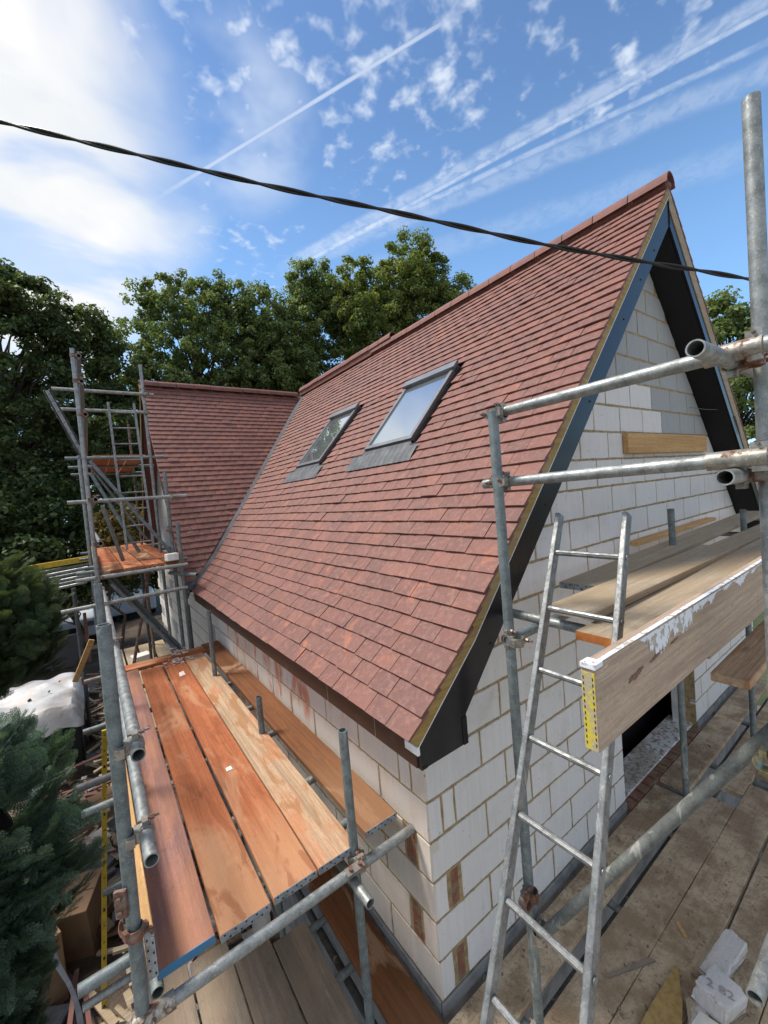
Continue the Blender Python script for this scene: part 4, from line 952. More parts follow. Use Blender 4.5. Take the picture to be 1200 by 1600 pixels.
q = MB(); q.box((-0.325, -1.1435, 0.9753), (1.5, -1.130, 0.9765)); q.build('paint_streak', M_paint, toe)
M_yend = mat('yellow_end_paint', f_simple, col=(0.52, 0.42, 0.05), col2=(0.36, 0.31, 0.22), sc_=45, lo=0.46, hi=0.56, rough=0.6)
q = MB(); q.box((-0.3375, -1.143, 0.753), (-0.3345, -1.109, 0.955)); ye = q.build('end_band', M_yend, toe)
for k in range(12):
    for s_ in (0, 1): e = MB(); zz_ = 0.765 + k * 0.0155; yy = -1.1385 + s_ * 0.024; e.box((-0.3382, yy - 0.0012, zz_), (-0.3372, yy + 0.0012, zz_ + 0.008)); e.build('band_slot', M_binblack, ye)
q = MB(); q.box((-0.3392, -1.1475, 0.966), (-0.300, -1.1085, 0.9785)); q.build('end_cap', M_paint, toe)
M_stain = mat('dark_stain', f_simple, col=(0.15, 0.075, 0.05), col2=(0.22, 0.13, 0.10), sc_=60, rough=0.9)
def blot(cx, cz, w_, h_, ang, seed, m, nm, yf=-1.1463, par=toe):
    rr = random.Random(seed); q = MB(); n = 26; q.v.append((cx, yf, cz))
    for k in range(n):
        th = 2 * math.pi * k / n; r_ = 0.55 + 0.6 * rr.random(); x_, z_ = math.cos(th) * w_ * r_, math.sin(th) * h_ * r_
        q.v.append((cx + x_ * math.cos(ang) - z_ * math.sin(ang), yf, cz + x_ * math.sin(ang) + z_ * math.cos(ang)))
    for k in range(n): q.f.append((0, 1 + k, 1 + (k + 1) % n))
    return q.build(nm, m, par)
blot(-0.12, 0.880, 0.055, 0.010, 0.12, 5, M_stain, 'stain'); blot(0.02, 0.893, 0.05, 0.006, 0.15, 6, M_stain, 'stain'); blot(0.16, 0.90, 0.04, 0.005, 0.1, 8, M_stain, 'stain')

# far decks
for k in range(4):
    for j, (ya, yb) in enumerate(((4.35, 5.05), (5.09, 7.2), (7.24, 9.3))):
        xx = -1.13 + k * 0.232
        board((xx, ya), (xx, yb), 0.218, 0.802, 0.036, M_worange if (k + j) % 3 else M_wwet, ['leftmost', 'second', 'third', 'rightmost'][k] + ' orange board in the ' + ['near', 'middle', 'far'][j] + ' bay of the tower deck', 'boards of the far tower deck')
for k in range(3):
    xx = -1.05 + k * 0.24
    board((xx, 6.0), (xx, 9.2), 0.225, 2.42, 0.038, M_worange, ['left', 'middle', 'right'][k] + ' board of the raised far deck seen from below', 'boards of the raised far deck')
o = board((-1.28, 4.4), (-1.28, 7.0), 0.15, 0.90, 0.03, M_wnew, 'toe board on edge at the left of the tower deck', None, name='toe_board', cat='board', roll=math.radians(90))
for k in range(4):
    xx = -1.10 + k * 0.26
    board((xx, 4.6 + (k == 2) * 0.6), (xx, 8.8), 0.225, -1.40, 0.036, M_wtan, ['leftmost', 'second', 'third', 'rightmost'][k] + ' tan board of the low deck under the tower', 'boards of the low far deck')

# ------------------------------------------------------------------ ladders
def ladder(L0_, dR, R, n, up_, down, label, rw=0.023, rd=0.044, m=M_alu):
    L0_, dR, R = Vector(L0_), Vector(dR), Vector(R); d = dR.normalized(); rr = R.normalized(); nn = d.cross(rr).normalized()
    top = L0_ - dR * up_; bot = L0_ + dR * (n - 1 + down)
    ld = thing('ladder', bot, label, 'ladder')
    for side in (0, 1):
        q = MB(); c = (top + bot) / 2 + R * side; q.obox(c, d, rr, nn, (bot - top).length / 2, rw / 2, rd / 2)
        st = q.build('stile', m, ld)
        bpy_bev = st.modifiers.new('bevel', 'BEVEL'); bpy_bev.width = 0.004; bpy_bev.segments = 2
        for k in range(0, n, 1):
            c = L0_ + dR * k + R * side + rr * (rw / 2 * (1 if side else -1)); e = MB(); e.tube(c, c + rr * (0.004 if side else -0.004), 0.012, 12); e.build('rung_end', m, ld, True)
    for k in range(n):
        a = L0_ + dR * k; q = MB(); q.tube(a + rr * 0.011, a + R - rr * 0.011, 0.0125, 10)
        for s_ in (-1, 1): q.tube(a + rr * 0.014 + d * 0.0 + nn * s_ * 0.010, a + R - rr * 0.014 + nn * s_ * 0.010, 0.0042, 6)
        q.build('rung', m, ld)
    return ld
ladder((0.351, -0.629, 1.121), (-0.130, -0.027, -0.215), (-0.002, -0.293, 0.0), 11, 0.75, 0.9, 'long aluminium ladder leaning against the gable scaffold')
ladder((-0.905, 5.60, 3.0), (0.0, -0.052, -0.243), (0.33, 0, 0), 9, 0.6, 0.35, 'small aluminium ladder standing on the far tower deck', 0.03, 0.05)

# ------------------------------------------------------------------ overhead cable: two cores twisted
ctrl = [(-2.9, 1.0, 2.50), (-2.40, 1.25, 2.66)]
def Dp(px, py, dd): return CAM + (R_ * ((px - 600) / 640.054) + U_ * ((800 - py) / 640.054) + F_) * dd
cb = [Dp(-1600, -190, 1.7), Dp(-1200, -95, 1.75), Dp(-600, 45, 1.83), Dp(-120, 161, 1.9), Dp(0, 190, 1.92), Dp(150, 226, 1.94), Dp(300, 262, 1.97), Dp(450, 297, 2.0), Dp(600, 328, 2.03), Dp(720, 354, 2.06), Dp(850, 382, 2.1), Dp(1000, 408, 2.15), Dp(1100, 424, 2.2), Dp(1175, 437, 2.25), Dp(1300, 458, 2.35), Dp(1900, 560, 2.75), Dp(2100, 590, 2.9)]
def cr(P, n_):
    out = []
    for i in range(1, len(P) - 2):
        for k in range(n_):
            t_ = k / n_; a, b2, c, d = P[i - 1], P[i], P[i + 1], P[i + 2]
            out.append(0.5 * ((2 * b2) + (c - a) * t_ + (2 * a - 5 * b2 + 4 * c - d) * t_ * t_ + (3 * b2 - a - 3 * c + d) * t_ ** 3))
    return out
cc = cr(cb, 36); cable = thing('overhead_cable', cc[0], 'black twisted two-core cable slung across the sky', 'cable')
ln = 0.0; A1, A2 = [], []
for i, p in enumerate(cc):
    d = (cc[min(i + 1, len(cc) - 1)] - cc[max(i - 1, 0)]).normalized(); u = d.cross(Z).normalized(); v = d.cross(u)
    if i: ln += (p - cc[i - 1]).length
    th = ln / 0.58 * 2 * math.pi; o_ = (u * math.cos(th) + v * math.sin(th)) * 0.0062; A1.append(p + o_); A2.append(p - o_)
for A_ in (A1, A2): q = MB(); q.path(A_, 0.0064, 8); q.build('cable_core', M_cable, cable, True)

# ------------------------------------------------------------------ loose things on the decks
def rough_block(name, c, size, rot, m, label, cat, seed, cuts=0.02):
    rr = random.Random(seed); hx, hy, hz = [s / 2 for s in size]; q = MB(); q.box((-hx, -hy, -hz), (hx, hy, hz), 0.006)
    q.v = [(x + rr.uniform(-cuts, cuts) * 0.5, y + rr.uniform(-cuts, cuts) * 0.5, z + rr.uniform(-cuts, cuts) * 0.25) for x, y, z in q.v]
    o = q.build(name, m)
    if cuts > 0:
        import bmesh; from mathutils import noise as mn
        bm = bmesh.new(); bm.from_mesh(o.data); bmesh.ops.subdivide_edges(bm, edges=bm.edges[:], cuts=9, use_grid_fill=True)
        for v in bm.verts:
            e = sum(1 for a_, h_ in zip(v.co, (hx, hy, hz)) if abs(a_) > h_ * 0.84)
            k = mn.noise(v.co * 28 + Vector((seed * 7, 0, 0))); k2 = mn.noise(v.co * 90)
            v.co *= 1 - (max(0, k) * 0.22 if e >= 2 else 0) + k2 * 0.015
        bm.to_mesh(o.data); bm.free()
    o.location = c; o.rotation_euler = Euler(rot); tag(o, label, cat); return o
M_off = mat('offcut_block', f_block, base=(0.55, 0.53, 0.52))
rough_block('block_offcut', (1.34, -0.885, -1.335), (0.30, 0.10, 0.085), (math.radians(8), math.radians(-12), math.radians(-12)), M_off, 'dirty ridged block offcut lying highest of the offcuts', 'block', 1)
oc = rough_block('block_offcut', (1.10, -0.93, -1.31), (0.20, 0.15, 0.10), (math.radians(4), math.radians(10), math.radians(-12)), M_off, 'pale block offcut with pressed digits', 'block', 2)
tx = bpy.data.curves.new('pressed_digits', 'FONT'); tx.body = '2 82'; tx.size = 0.065; tx.extrude = 0.0008
tmp = bpy.data.objects.new('tmp_text', tx); C.objects.link(tmp); bpy.context.view_layer.update()
to = bpy.data.objects.new('pressed_digits', bpy.data.meshes.new_from_object(tmp.evaluated_get(bpy.context.evaluated_depsgraph_get()))); C.objects.link(to); bpy.data.objects.remove(tmp); to.parent = oc; to.location = (-0.065, 0.035, 0.0535); to.rotation_euler = (0, 0, math.radians(-60)); to.data.materials.clear(); to.data.materials.append(mat('pressed_mark', f_simple, col=(0.30, 0.28, 0.27), rough=0.9))
rough_block('block_offcut', (0.97, -0.88, -1.37), (0.12, 0.09, 0.05), (0, 0, 0.4), M_off, 'small crumbled block offcut behind the yellow board piece', 'block', 3)
def flat(name, poly, z, th, m, label, cat):
    q = MB(); q.prism([(x, y, z) for x, y in poly], (0, 0, th)); cx = sum(p[0] for p in poly) / len(poly); cy = sum(p[1] for p in poly) / len(poly)
    o = q.build(name, m, org=(cx, cy, z)); tag(o, label, cat); return o
M_foam = mat('yellow_board', f_simple, col=(0.40, 0.27, 0.10), col2=(0.30, 0.19, 0.07), sc_=30, rough=0.9)
flat('insulation_piece', [(1.165, -0.715), (0.98, -0.80), (0.72, -0.88), (0.70, -0.70), (0.83, -0.70)], -1.398, 0.025, M_foam, 'torn yellow insulation board lying on the muddy deck', 'insulation')
flat('plastic_trim', [(0.97, -0.88), (0.99, -1.02), (0.90, -1.05), (0.86, -0.87)], -1.36, 0.03, M_white, 'white plastic trim piece in the bottom right corner', 'trim')
flat('lath_strip', [(0.80, -0.475), (0.82, -0.50), (1.10, -0.63), (1.09, -0.60)], -1.398, 0.010, M_wgrey, 'thin pale lath lying beside the ladder foot', 'lath')
flat('wood_chip', [(1.42, -0.62), (1.44, -0.63), (1.38, -0.70), (1.36, -0.69)], -1.398, 0.006, M_wnew, 'small yellow wood chip on the muddy deck', 'chip')
flat('red_scrap', [(2.60, -0.93), (2.72, -0.97), (2.66, -1.0), (2.58, -0.97)], -1.398, 0.004, M_slate, 'small red scrap on the far muddy board', 'scrap')
rr = random.Random(4); q = MB()
for k in range(900):     # mortar crumbs on the lower gable deck
    x_, y_ = rr.uniform(0.1, 3.6), rr.choice([rr.uniform(-1.25, -0.37), rr.uniform(-0.27, -0.06)]); s_ = rr.uniform(0.0015, 0.006) * (2 if rr.random() < 0.04 else 1)
    c = V3(x_, y_, -1.399 + s_ * 0.4); q.obox(c, (rr.random(), rr.random(), 0.1), (-rr.random(), rr.random(), 0.2), (0.1, 0, 1), s_, s_ * 0.8, s_ * 0.5)
tag(q.build('mortar_crumbs', mat('crumb', f_simple, col=(0.30, 0.25, 0.18), col2=(0.14, 0.10, 0.07), sc_=40), fixn=False), 'mortar crumbs and grit strewn on the muddy boards', 'debris', kind='stuff')
# plaster flakes on far end of orange deck
M_flake = mat('white_flake', f_simple, col=(0.72, 0.62, 0.56), col2=(0.60, 0.42, 0.34), sc_=30)
q = MB()
for k in range(60):
    x_, y_ = rr.gauss(-0.60, 0.10), rr.gauss(4.0, 0.13); s_ = rr.uniform(0.008, 0.022); q.obox((x_, y_, -0.338 + rr.random() * 0.012 if y_ > 4.0 else -0.372 + rr.random() * .01), (rr.random() - .5, rr.random(), 0), (-rr.random(), rr.random() - .5, 0.1), Z, s_, s_ * 0.7, 0.004)
tag(q.build('plaster_flakes', M_flake, fixn=False), 'white flakes scattered at the far end of the orange deck', 'debris', kind='stuff')
flat('plaster_flake', [(-0.66, 3.35), (-0.60, 3.36), (-0.60, 3.50), (-0.65, 3.47)], -0.381, 0.012, M_flake, 'lone white flake near the heap on the orange deck', 'flake')
flat('paper_scrap', [(-0.705, 1.30), (-0.665, 1.30), (-0.667, 1.345), (-0.703, 1.34)], -0.380, 0.004, M_white, 'tiny white scrap in the middle of the orange deck', 'scrap')
rough_block('wood_block', (-0.47, 4.35, 0.86), (0.14, 0.12, 0.09), (0, 0, 0.2), M_white, 'small white box on the edge of the tower deck', 'box', 9, 0.0)
rough_block('white_block', (-0.75, 7.3, -1.28), (0.30, 0.25, 0.22), (0, 0, 0.2), M_block, 'white block standing on the low far deck', 'block', 10, 0.0)

# ------------------------------------------------------------------ things on the ground at the left
yl = thing('measuring_staff', (-1.66, 3.1, GZ), 'yellow batten standing upright behind the left scaffold upright', 'batten')
q = MB(); a_, b__ = V3(-1.655, 3.1, GZ), V3(-1.378, 3.1, -0.57); d_ = (b__ - a_).normalized(); q.obox((a_ + b__) / 2, d_, X, Y, (b__ - a_).length / 2, 0.021, 0.012); q.build('staff_body', M_yellow, yl)
for k in range(18): q = MB(); c_ = a_ + d_ * (0.25 + k * 0.15); q.obox(c_ - Y * 0.0125, d_, X, Y, 0.004 if k % 3 else 0.014, 0.008, 0.0012); q.build('scale_mark', M_ink, yl)
# sheeted bin
sb = thing('sheeted_container', (-2.75, 9.3, GZ), 'black container covered by a bulging white sheet', 'container')
q = MB(); q.box((-3.9, 8.35, GZ), (-1.80, 10.6, -2.35), 0.04); q.build('container_body', M_binblack, sb)
q = MB(); n1, n2 = 40, 40
for i in range(n1 + 1):
    for j in range(n2 + 1):
        fx, fy = i / n1 * 2 - 1, j / n2 * 2 - 1
        rx = max(abs(fx), abs(fy)); x_ = -2.85 + fx * 1.10; y_ = 9.45 + fy * 1.22
        z_ = -2.02 + 0.10 * (1 - rx ** 2) + 0.05 * math.sin(fx * 5 + fy * 3) * (1 - rx) + 0.035 * math.sin(fx * 13 + 2 * math.sin(fy * 7)) * rx
        if rx > 0.86: z_ -= ((rx - 0.86) / 0.14) ** 1.3 * 0.36; 
        if math.hypot(fx - 0.45, fy - 0.1) < 0.3: z_ += 0.10 * (1 - math.hypot(fx - 0.45, fy - 0.1) / 0.3)
        q.v.append((x_, y_, z_ - 0.1))
for i in range(n1):
    for j in range(n2): a = i * (n2 + 1) + j; q.f.append((a, a + n2 + 1, a + n2 + 2, a + 1))
q.build('white_sheet', M_sack, sb, True)
for k, (x_, y_, s_) in enumerate(((-2.6, 9.0, .04), (-2.3, 9.2, .025), (-2.15, 9.7, .02), (-3.1, 9.0, .03))):
    q = MB(); q.tube((x_, y_, -2.01), (x_ + s_, y_ + 0.02, -1.985), s_ * 0.6, 7); q.build('dirt_clod', M_ground, sb)
# cardboard cartons
def carton(c, size, rz, label, lab=False, tiltx=0.0):
    hx, hy, hz = [s / 2 for s in size]; e = thing('cardboard_box', (c[0], c[1], c[2] - hz), label, 'box', 'cardboard boxes by the hedge'); e.rotation_euler = (tiltx, 0, rz)
    def sub(q, nm, m): o = q.build(nm, m); o.parent = e; return o
    q = MB(); q.box((-hx, -hy, 0), (hx, hy, 2 * hz), 0.004); sub(q, 'box_body', M_card)
    q = MB(); q.box((-hx + .01, -0.004, 2 * hz), (hx - .01, 0.004, 2 * hz + 0.003)); sub(q, 'flap_seam', M_ink)
    if lab:
        q = MB(); q.box((-hx * 0.5, -hy - 0.002, hz * 0.9), (hx * 0.75, -hy + 0.001, hz * 1.8)); l_ = sub(q, 'paper_label', M_white)
        for k in range(16):
            q = MB(); xx = -hx * 0.45 + k * hx * 0.07; q.box((xx, -hy - 0.0035, hz * (1.0 + 0.1 * (k % 3))), (xx + hx * (0.02 if k % 2 else 0.04), -hy - 0.0019, hz * 1.6)); o_ = q.build('printed_bar', M_ink); o_.parent = l_
    return e
carton((-2.42, 3.7, -2.95), (0.85, 0.6, 0.7), 0.35, 'large brown cardboard box lowest in the left corner')
carton((-1.95, 4.25, -3.0), (0.7, 0.5, 0.6), -0.35, 'brown cardboard box behind the large one', False, 0.12)
carton((-1.85, 5.6, -2.75), (0.95, 0.35, 0.22), 0.30, 'long flat brown carton with a white printed label', True, 0.10)
for k, (x_, y_, w_, h_, rz) in enumerate(((-1.55, 4.6, 0.5, 0.35, 0.5), (-1.35, 4.0, 0.4, 0.3, -0.4), (-1.2, 3.3, 0.45, 0.3, 0.9), (-1.7, 5.1, 0.6, 0.3, -0.7), (-2.25, 4.75, 0.5, 0.45, 0.1), (-2.05, 12.6, 1.0, 0.5, 0.2))):
    o = flat('scrap_panel', [(x_ + w_ * math.cos(rz) * a - h_ * math.sin(rz) * c, y_ + w_ * math.sin(rz) * a + h_ * math.cos(rz) * c) for a, c in ((-.5, -.5), (.5, -.5), (.5, .5), (-.5, .5))], GZ + 0.12 + 0.03 * k, 0.03, [M_panel, M_card, M_wgrey][k % 3], ['grey scrap panel tilted by the yellow batten', 'brown scrap sheet left of the lower boards', 'weathered scrap board below the corner coupler', 'grey scrap panel under the labelled carton', 'brown scrap sheet under the conifer edge', 'pale scrap sheet beyond the sheeted container'][k], 'scrap'); o.rotation_euler = (0.15 * (-1) ** k, 0.2 * (k % 3 - 1), 0)
rr = random.Random(11); q = MB(); q2 = MB(); q3 = MB()
for k in range(420):
    x_, y_ = rr.uniform(-2.6, -0.05) if k % 3 else rr.uniform(-1.7, -1.2), rr.uniform(1.2, 13.5); L = rr.uniform(0.05, 0.35); th = rr.uniform(0, 6.28); d_ = V3(math.cos(th), math.sin(th), rr.uniform(-0.3, 0.3)).normalized()
    tgt = (q, q2, q3)[k % 3]; wdt = rr.uniform(0.015, 0.05) if k % 3 != 2 else rr.uniform(0.04, 0.12)
    tgt.obox((x_, y_, GZ + 0.1 + rr.random() * 0.22), d_, d_.cross(Z), d_.cross(d_.cross(Z)), L if k % 3 != 2 else L * 0.6, wdt, rr.uniform(0.008, 0.02))
tag(q.build('timber_offcuts', M_wtan, fixn=False), 'timber offcuts littering the ground below the scaffold', 'debris', kind='stuff'); tag(q2.build('slate_rubble', M_slate, fixn=False), 'broken red tile rubble on the ground', 'debris', kind='stuff'); tag(q3.build('grey_rubble', M_grey, fixn=False), 'grey rubble on the ground below the scaffold', 'debris', kind='stuff')
# grey banding strap
pts = [V3(-1.93, 3.2, -1.9), V3(-1.95, 3.15, -2.15), V3(-1.93, 3.1, -2.45), V3(-1.84, 3.0, -2.7), V3(-1.80, 2.95, -2.95), V3(-1.80, 2.9, -3.25)]; pts = cr([pts[0]] + pts + [pts[-1]], 6)
q = MB()
for i, p in enumerate(pts):
    tw = 0.6 * math.sin(i * 0.25); a = V3(math.cos(tw), math.sin(tw) * 0.6, 0.0) * 0.022; q.v += [tuple(p - a), tuple(p + a), tuple(p + a + V3(0, .003, 0)), tuple(p - a + V3(0, .003, 0))]
    if i: o_ = (i - 1) * 4; q.f += [(o_ + a_, o_ + (a_ + 1) % 4, o_ + 4 + (a_ + 1) % 4, o_ + 4 + a_) for a_ in range(4)]
tag(q.build('banding_strap', M_strap, org=tuple(pts[-1])), 'grey plastic banding strap hanging out of the conifer', 'strap')
# red board end and white tube stub by the uprights
rough_block('red_board_end', (-1.47, 6.0, -0.98), (0.30, 0.22, 0.05), (0, 0.06, 0.05), M_worange, 'short orange board end poking out left of the uprights', 'board', 12, 0.0)
rough_block('leaning_board', (-1.62, 7.6, -1.1), (0.09, 0.05, 0.75), (0, math.radians(25), 0.05), M_wnew, 'short leaning timber prop left of the uprights', 'timber', 13, 0.0)
# blue-white water tub
q = MB(); q.tube((-2.2, 11.9, GZ), (-2.2, 11.9, GZ + 0.32), 0.42, 24, 0.03, 0.5); tub = q.build('plastic_tub', M_tank, org=(-2.2, 11.9, GZ), smooth=True); tag(tub, 'pale blue plastic tub beyond the sheeted container', 'tub')
# van, parked far behind
vn = thing('parked_van', (-1.8, 20.0, GZ), 'white van parked behind the far scaffold, its bonnet towards the house', 'van')
def sec(q, prof, x0, x1): q.prism([(x0, y, z) for y, z in prof], (x1 - x0, 0, 0))
q = MB(); sec(q, [(17.9, GZ + 0.35), (17.85, GZ + 1.05), (18.9, GZ + 1.25), (19.7, GZ + 1.95), (20.0, GZ + 2.0), (23.2, GZ + 2.0), (23.3, GZ + 0.35)], -3.3, -1.45); v = q.build('body', M_van, vn); bv = v.modifiers.new('bevel', 'BEVEL'); bv.width = 0.07; bv.segments = 3
q = MB(); q.add([(-3.2, 18.93, GZ + 1.30), (-1.55, 18.93, GZ + 1.30), (-1.6, 19.66, GZ + 1.94), (-3.15, 19.66, GZ + 1.94)], [(0, 1, 2, 3)]); q.build('windscreen', M_glass, vn)
for x_ in (-3.1, -1.65): q = MB(); q.obox((x_, 17.84, GZ + 0.85), X, Z, Y, 0.16, 0.09, 0.03); q.build('headlight', M_framel, vn)
for x_ in (-3.3, -1.5):
    for y_ in (18.6, 22.4): q = MB(); q.tube((x_, y_, GZ + 0.33), (x_ + 0.2, y_, GZ + 0.33), 0.33, 18); wh = q.build('wheel', M_binblack, vn, True)
q = MB(); q.box((-2.9, 17.80, GZ + 0.6), (-1.85, 17.86, GZ + 0.78)); q.build('grille', M_binblack, vn)
v2 = thing('parked_van', (0.4, 22.0, GZ), 'pale blue-white van roof seen through the tower braces', 'van')
q = MB(); sec(q, [(20.6, GZ + 0.35), (20.55, GZ + 1.05), (21.5, GZ + 1.25), (22.2, GZ + 1.9), (25.6, GZ + 1.95), (25.7, GZ + 0.35)], -0.9, 0.95); v = q.build('body', M_van, v2); bv = v.modifiers.new('bevel', 'BEVEL'); bv.width = 0.07; bv.segments = 3
q = MB(); q.add([(-0.8, 21.53, GZ + 1.30), (0.85, 21.53, GZ + 1.30), (0.8, 22.17, GZ + 1.86), (-0.75, 22.17, GZ + 1.86)], [(0, 1, 2, 3)]); q.build('windscreen', M_glass, v2)
for x_ in (-0.9, 0.75):
    for y_ in (21.4, 24.6): q = MB(); q.tube((x_, y_, GZ + 0.33), (x_ + 0.2, y_, GZ + 0.33), 0.33, 18); q.build('wheel', M_binblack, v2, True)
# grey wall panel between the conifers and the scaffold
gp = thing('fence_panel', (-2.4, 15.5, GZ), 'plain grey panel fence behind the round conifer', 'fence')
q = MB(); q.box((-3.9, 15.5, GZ), (-1.75, 15.55, GZ + 1.05)); q.build('panel', M_panel, gp)
for x_ in (-3.9, -1.75): q = MB(); q.box((x_, 15.46, GZ), (x_ + 0.09, 15.6, GZ + 1.7)); q.build('post', M_wpurple, gp)
# stacked poles and yellow ladder beyond the round conifer
pk = thing('pole_stack', (-2.4, 9.2, -0.2), 'stack of grey poles under a yellow beam beyond the round conifer', 'poles')
for k in range(6): q = MB(); q.tube((-3.6 + 0.1 * k, 9.6 + 0.1 * k, 0.33 - 0.09 * k), (-1.36 - 0.05 * (k % 3), 9.2 + 0.1 * k, 0.50 - 0.09 * k), 0.03, 10, 0.005); q.build('pole', M_tube if k % 2 else M_tubed, pk, True)
q = MB(); q.obox((-2.3, 9.3, 0.56), V3(2.2, -0.25, 0.12), Y, Z, 1.15, 0.05, 0.055); q.build('yellow_beam', M_yellow, pk)
for x_ in (-3.3, -1.7): q = MB(); q.tube((x_, 9.4, GZ), (x_, 9.4, 0.0), 0.04, 10); q.build('post', M_tubedk, pk, True)

# ------------------------------------------------------------------ vegetation
def mesh_np(name, V, F, m, parent=None, org=(0, 0, 0), smooth=False):
    me = bpy.data.meshes.new(name); k = F.shape[1]
    me.vertices.add(len(V)); me.vertices.foreach_set('co', (V - np.array(org)).astype(np.float32).ravel())
    me.loops.add(F.size); me.loops.foreach_set('vertex_index', F.astype(np.int32).ravel())
    me.polygons.add(len(F)); me.polygons.foreach_set('loop_start', np.arange(0, F.size, k, dtype=np.int32)); 
    me.update(calc_edges=True); me.validate(); me.materials.append(m)
    o = bpy.data.objects.new(name, me); C.objects.link(o)
    if parent: o.parent = parent
    else: o.location = org
    return o
def leaves(centres, radii, per, size, rs):
    """leaf quads spread through clumps"""
    n = len(centres) * per
    c = np.repeat(centres, per, 0); r = np.repeat(radii, per)[:, None]
    d = rs.normal(size=(n, 3)); d /= np.linalg.norm(d, axis=1)[:, None]; rad = rs.random((n, 1)) ** 0.45
    p = c + d * rad * r * np.array([1.0, 1.0, 0.75])
    nrm = d * 0.7 + rs.normal(size=(n, 3)) * 0.6 + np.array([0, 0, 0.5]); nrm /= np.linalg.norm(nrm, axis=1)[:, None]
    t1 = np.cross(nrm, rs.normal(size=(n, 3))); t1 /= np.linalg.norm(t1, axis=1)[:, None]; t2 = np.cross(nrm, t1)
    s = (size * (0.6 + 0.8 * rs.random((n, 1)))); a = t1 * s * 0.5; bq = t2 * s * 0.32; k = nrm * s * 0.12
    V = np.stack([p - a, p - bq + k, p + a, p + bq + k], 1).reshape(-1, 3)
    F = np.arange(n * 4).reshape(-1, 4); return V, F
def tree(base, top_, blobs, ncl, per, size, m, label, seed, clr=0.75, trunk_r=0.28, trunk=True, name='oak_tree', cat='tree', low=None):
    rs = np.random.default_rng(seed); base = np.array(base, float)
    root = thing(name, tuple(base), label, cat)
    cs = []; 
    for (bc, br, wgt) in blobs:
        k = int(ncl * wgt); d = rs.normal(size=(k, 3)); d /= np.linalg.norm(d, axis=1)[:, None]
        cs.append(np.array(bc) + d * (rs.random((k, 1)) ** 0.38) * np.array(br))
    cs = np.concatenate(cs); rad = clr * (0.55 + 0.75 * rs.random(len(cs)))
    V, F = leaves(cs, rad, per, size, rs); mesh_np('crown', V, F, m, root, base)
    if trunk:
        q = MB(); tp = np.array(top_, float); mid = (base + tp) / 2 + rs.normal(size=3) * 0.4
        tr_pts = [base + (tp - base) * f + rs.normal(size=3) * 0.12 * (0 < f < 1) * 1.5 for f in np.linspace(0, 1, 9)]
        q.path([tuple(x) for x in tr_pts], [trunk_r * (1 - 0.8 * f) for f in np.linspace(0, 1, 9)], 9)
        lim = MB()
        sel = rs.permutation(len(cs))[:min(90, len(cs))]
        for j in sel:
            e = cs[j]; f = np.clip((e[2] - base[2]) / (tp[2] - base[2]) * 0.75 - 0.08 * rs.random(), 0.18, 0.92); s0 = base + (tp - base) * f
            i0 = int(f * 8); s0 = tr_pts[i0] + (tr_pts[min(i0 + 1, 8)] - tr_pts[i0]) * (f * 8 - i0)
            pts = [s0 + (e - s0) * g_ + np.array([0, 0, 0.10 * np.linalg.norm(e - s0) * math.sin(math.pi * g_)]) + rs.normal(size=3) * 0.12 * (0 < g_ < 1) for g_ in (0, .25, .5, .75, 1)]
            r0 = trunk_r * 0.32 * (1 - 0.6 * f); lim.path([tuple(x) for x in pts], [r0, r0 * .75, r0 * .5, r0 * .3, r0 * .12], 5)
        q.build('trunk', M_bark, root, True); lim.build('branches', M_bark, root, True, fixn=False)
    return root
TG_ = None
# left dark oak
tree((-4.0, 19.5, GZ), (-3.6, 19.5, 9.5), [((-4.2, 18.6, 6.2), (3.4, 2.6, 4.3), .42), ((-0.6, 19.8, 5.6), (2.4, 2.4, 4.4), .42), ((-1.7, 19.0, 9.3), (1.9, 1.6, 1.5), .12), ((-3.4, 18.4, 9.8), (1.8, 1.5, 1.5), .10), ((-8.5, 18, 6), (3, 3, 5), .2), ((-0.2, 20, 8.9), (0.5, .6, 1.5), .02)], 620, 95, 0.165, M_leafd, 'big dark oak at the far left, its trunk behind the tower', 1, 0.42, 0.42)
# airy oak with thin leading shoots
tree((3.6, 23.0, GZ), (4.6, 22.5, 12.8), [((4.6, 22.2, 8.6), (3.6, 2.6, 5.2), .55), ((4.2, 22.4, 12.0), (2.4, 1.6, 2.2), .11), ((5.6, 22, 13.2), (.8, .7, 1.3), .03), ((2.2, 22.6, 12.3), (0.8, .6, 1.3), .02), ((6.8, 21.8, 10), (2.0, 2, 2.7), .12), ((1.4, 22, 7.6), (2.2, 2, 3.8), .22), ((7.8, 21.4, 9.4), (2.3, 2, 4.6), .36), ((6.6, 21.8, 12.4), (1.7, 1.5, 1.6), .07), ((4.5, 22, 4.0), (4, 2.5, 3.2), .18)], 760, 78, 0.165, M_leafm, 'airy green oak with thin shoots above the wing ridge', 2, 0.38, 0.3)
# middle oak
tree((10.5, 22.5, GZ), (10.6, 22, 13.5), [((10.2, 21.3, 9.5), (2.3, 2.2, 4.6), .42), ((11.2, 21.2, 14.2), (1.6, 1.3, 2.1), .16), ((13.0, 20.6, 12.5), (1.8, 1.5, 2.2), .12), ((9.0, 21, 8.4), (2.6, 2, 4.6), .36), ((11.5, 21.3, 7), (2, 2, 4), .16)], 560, 120, 0.165, M_leafm, 'mid-green oak between the airy oak and the sunny round one', 3, 0.44, 0.3)
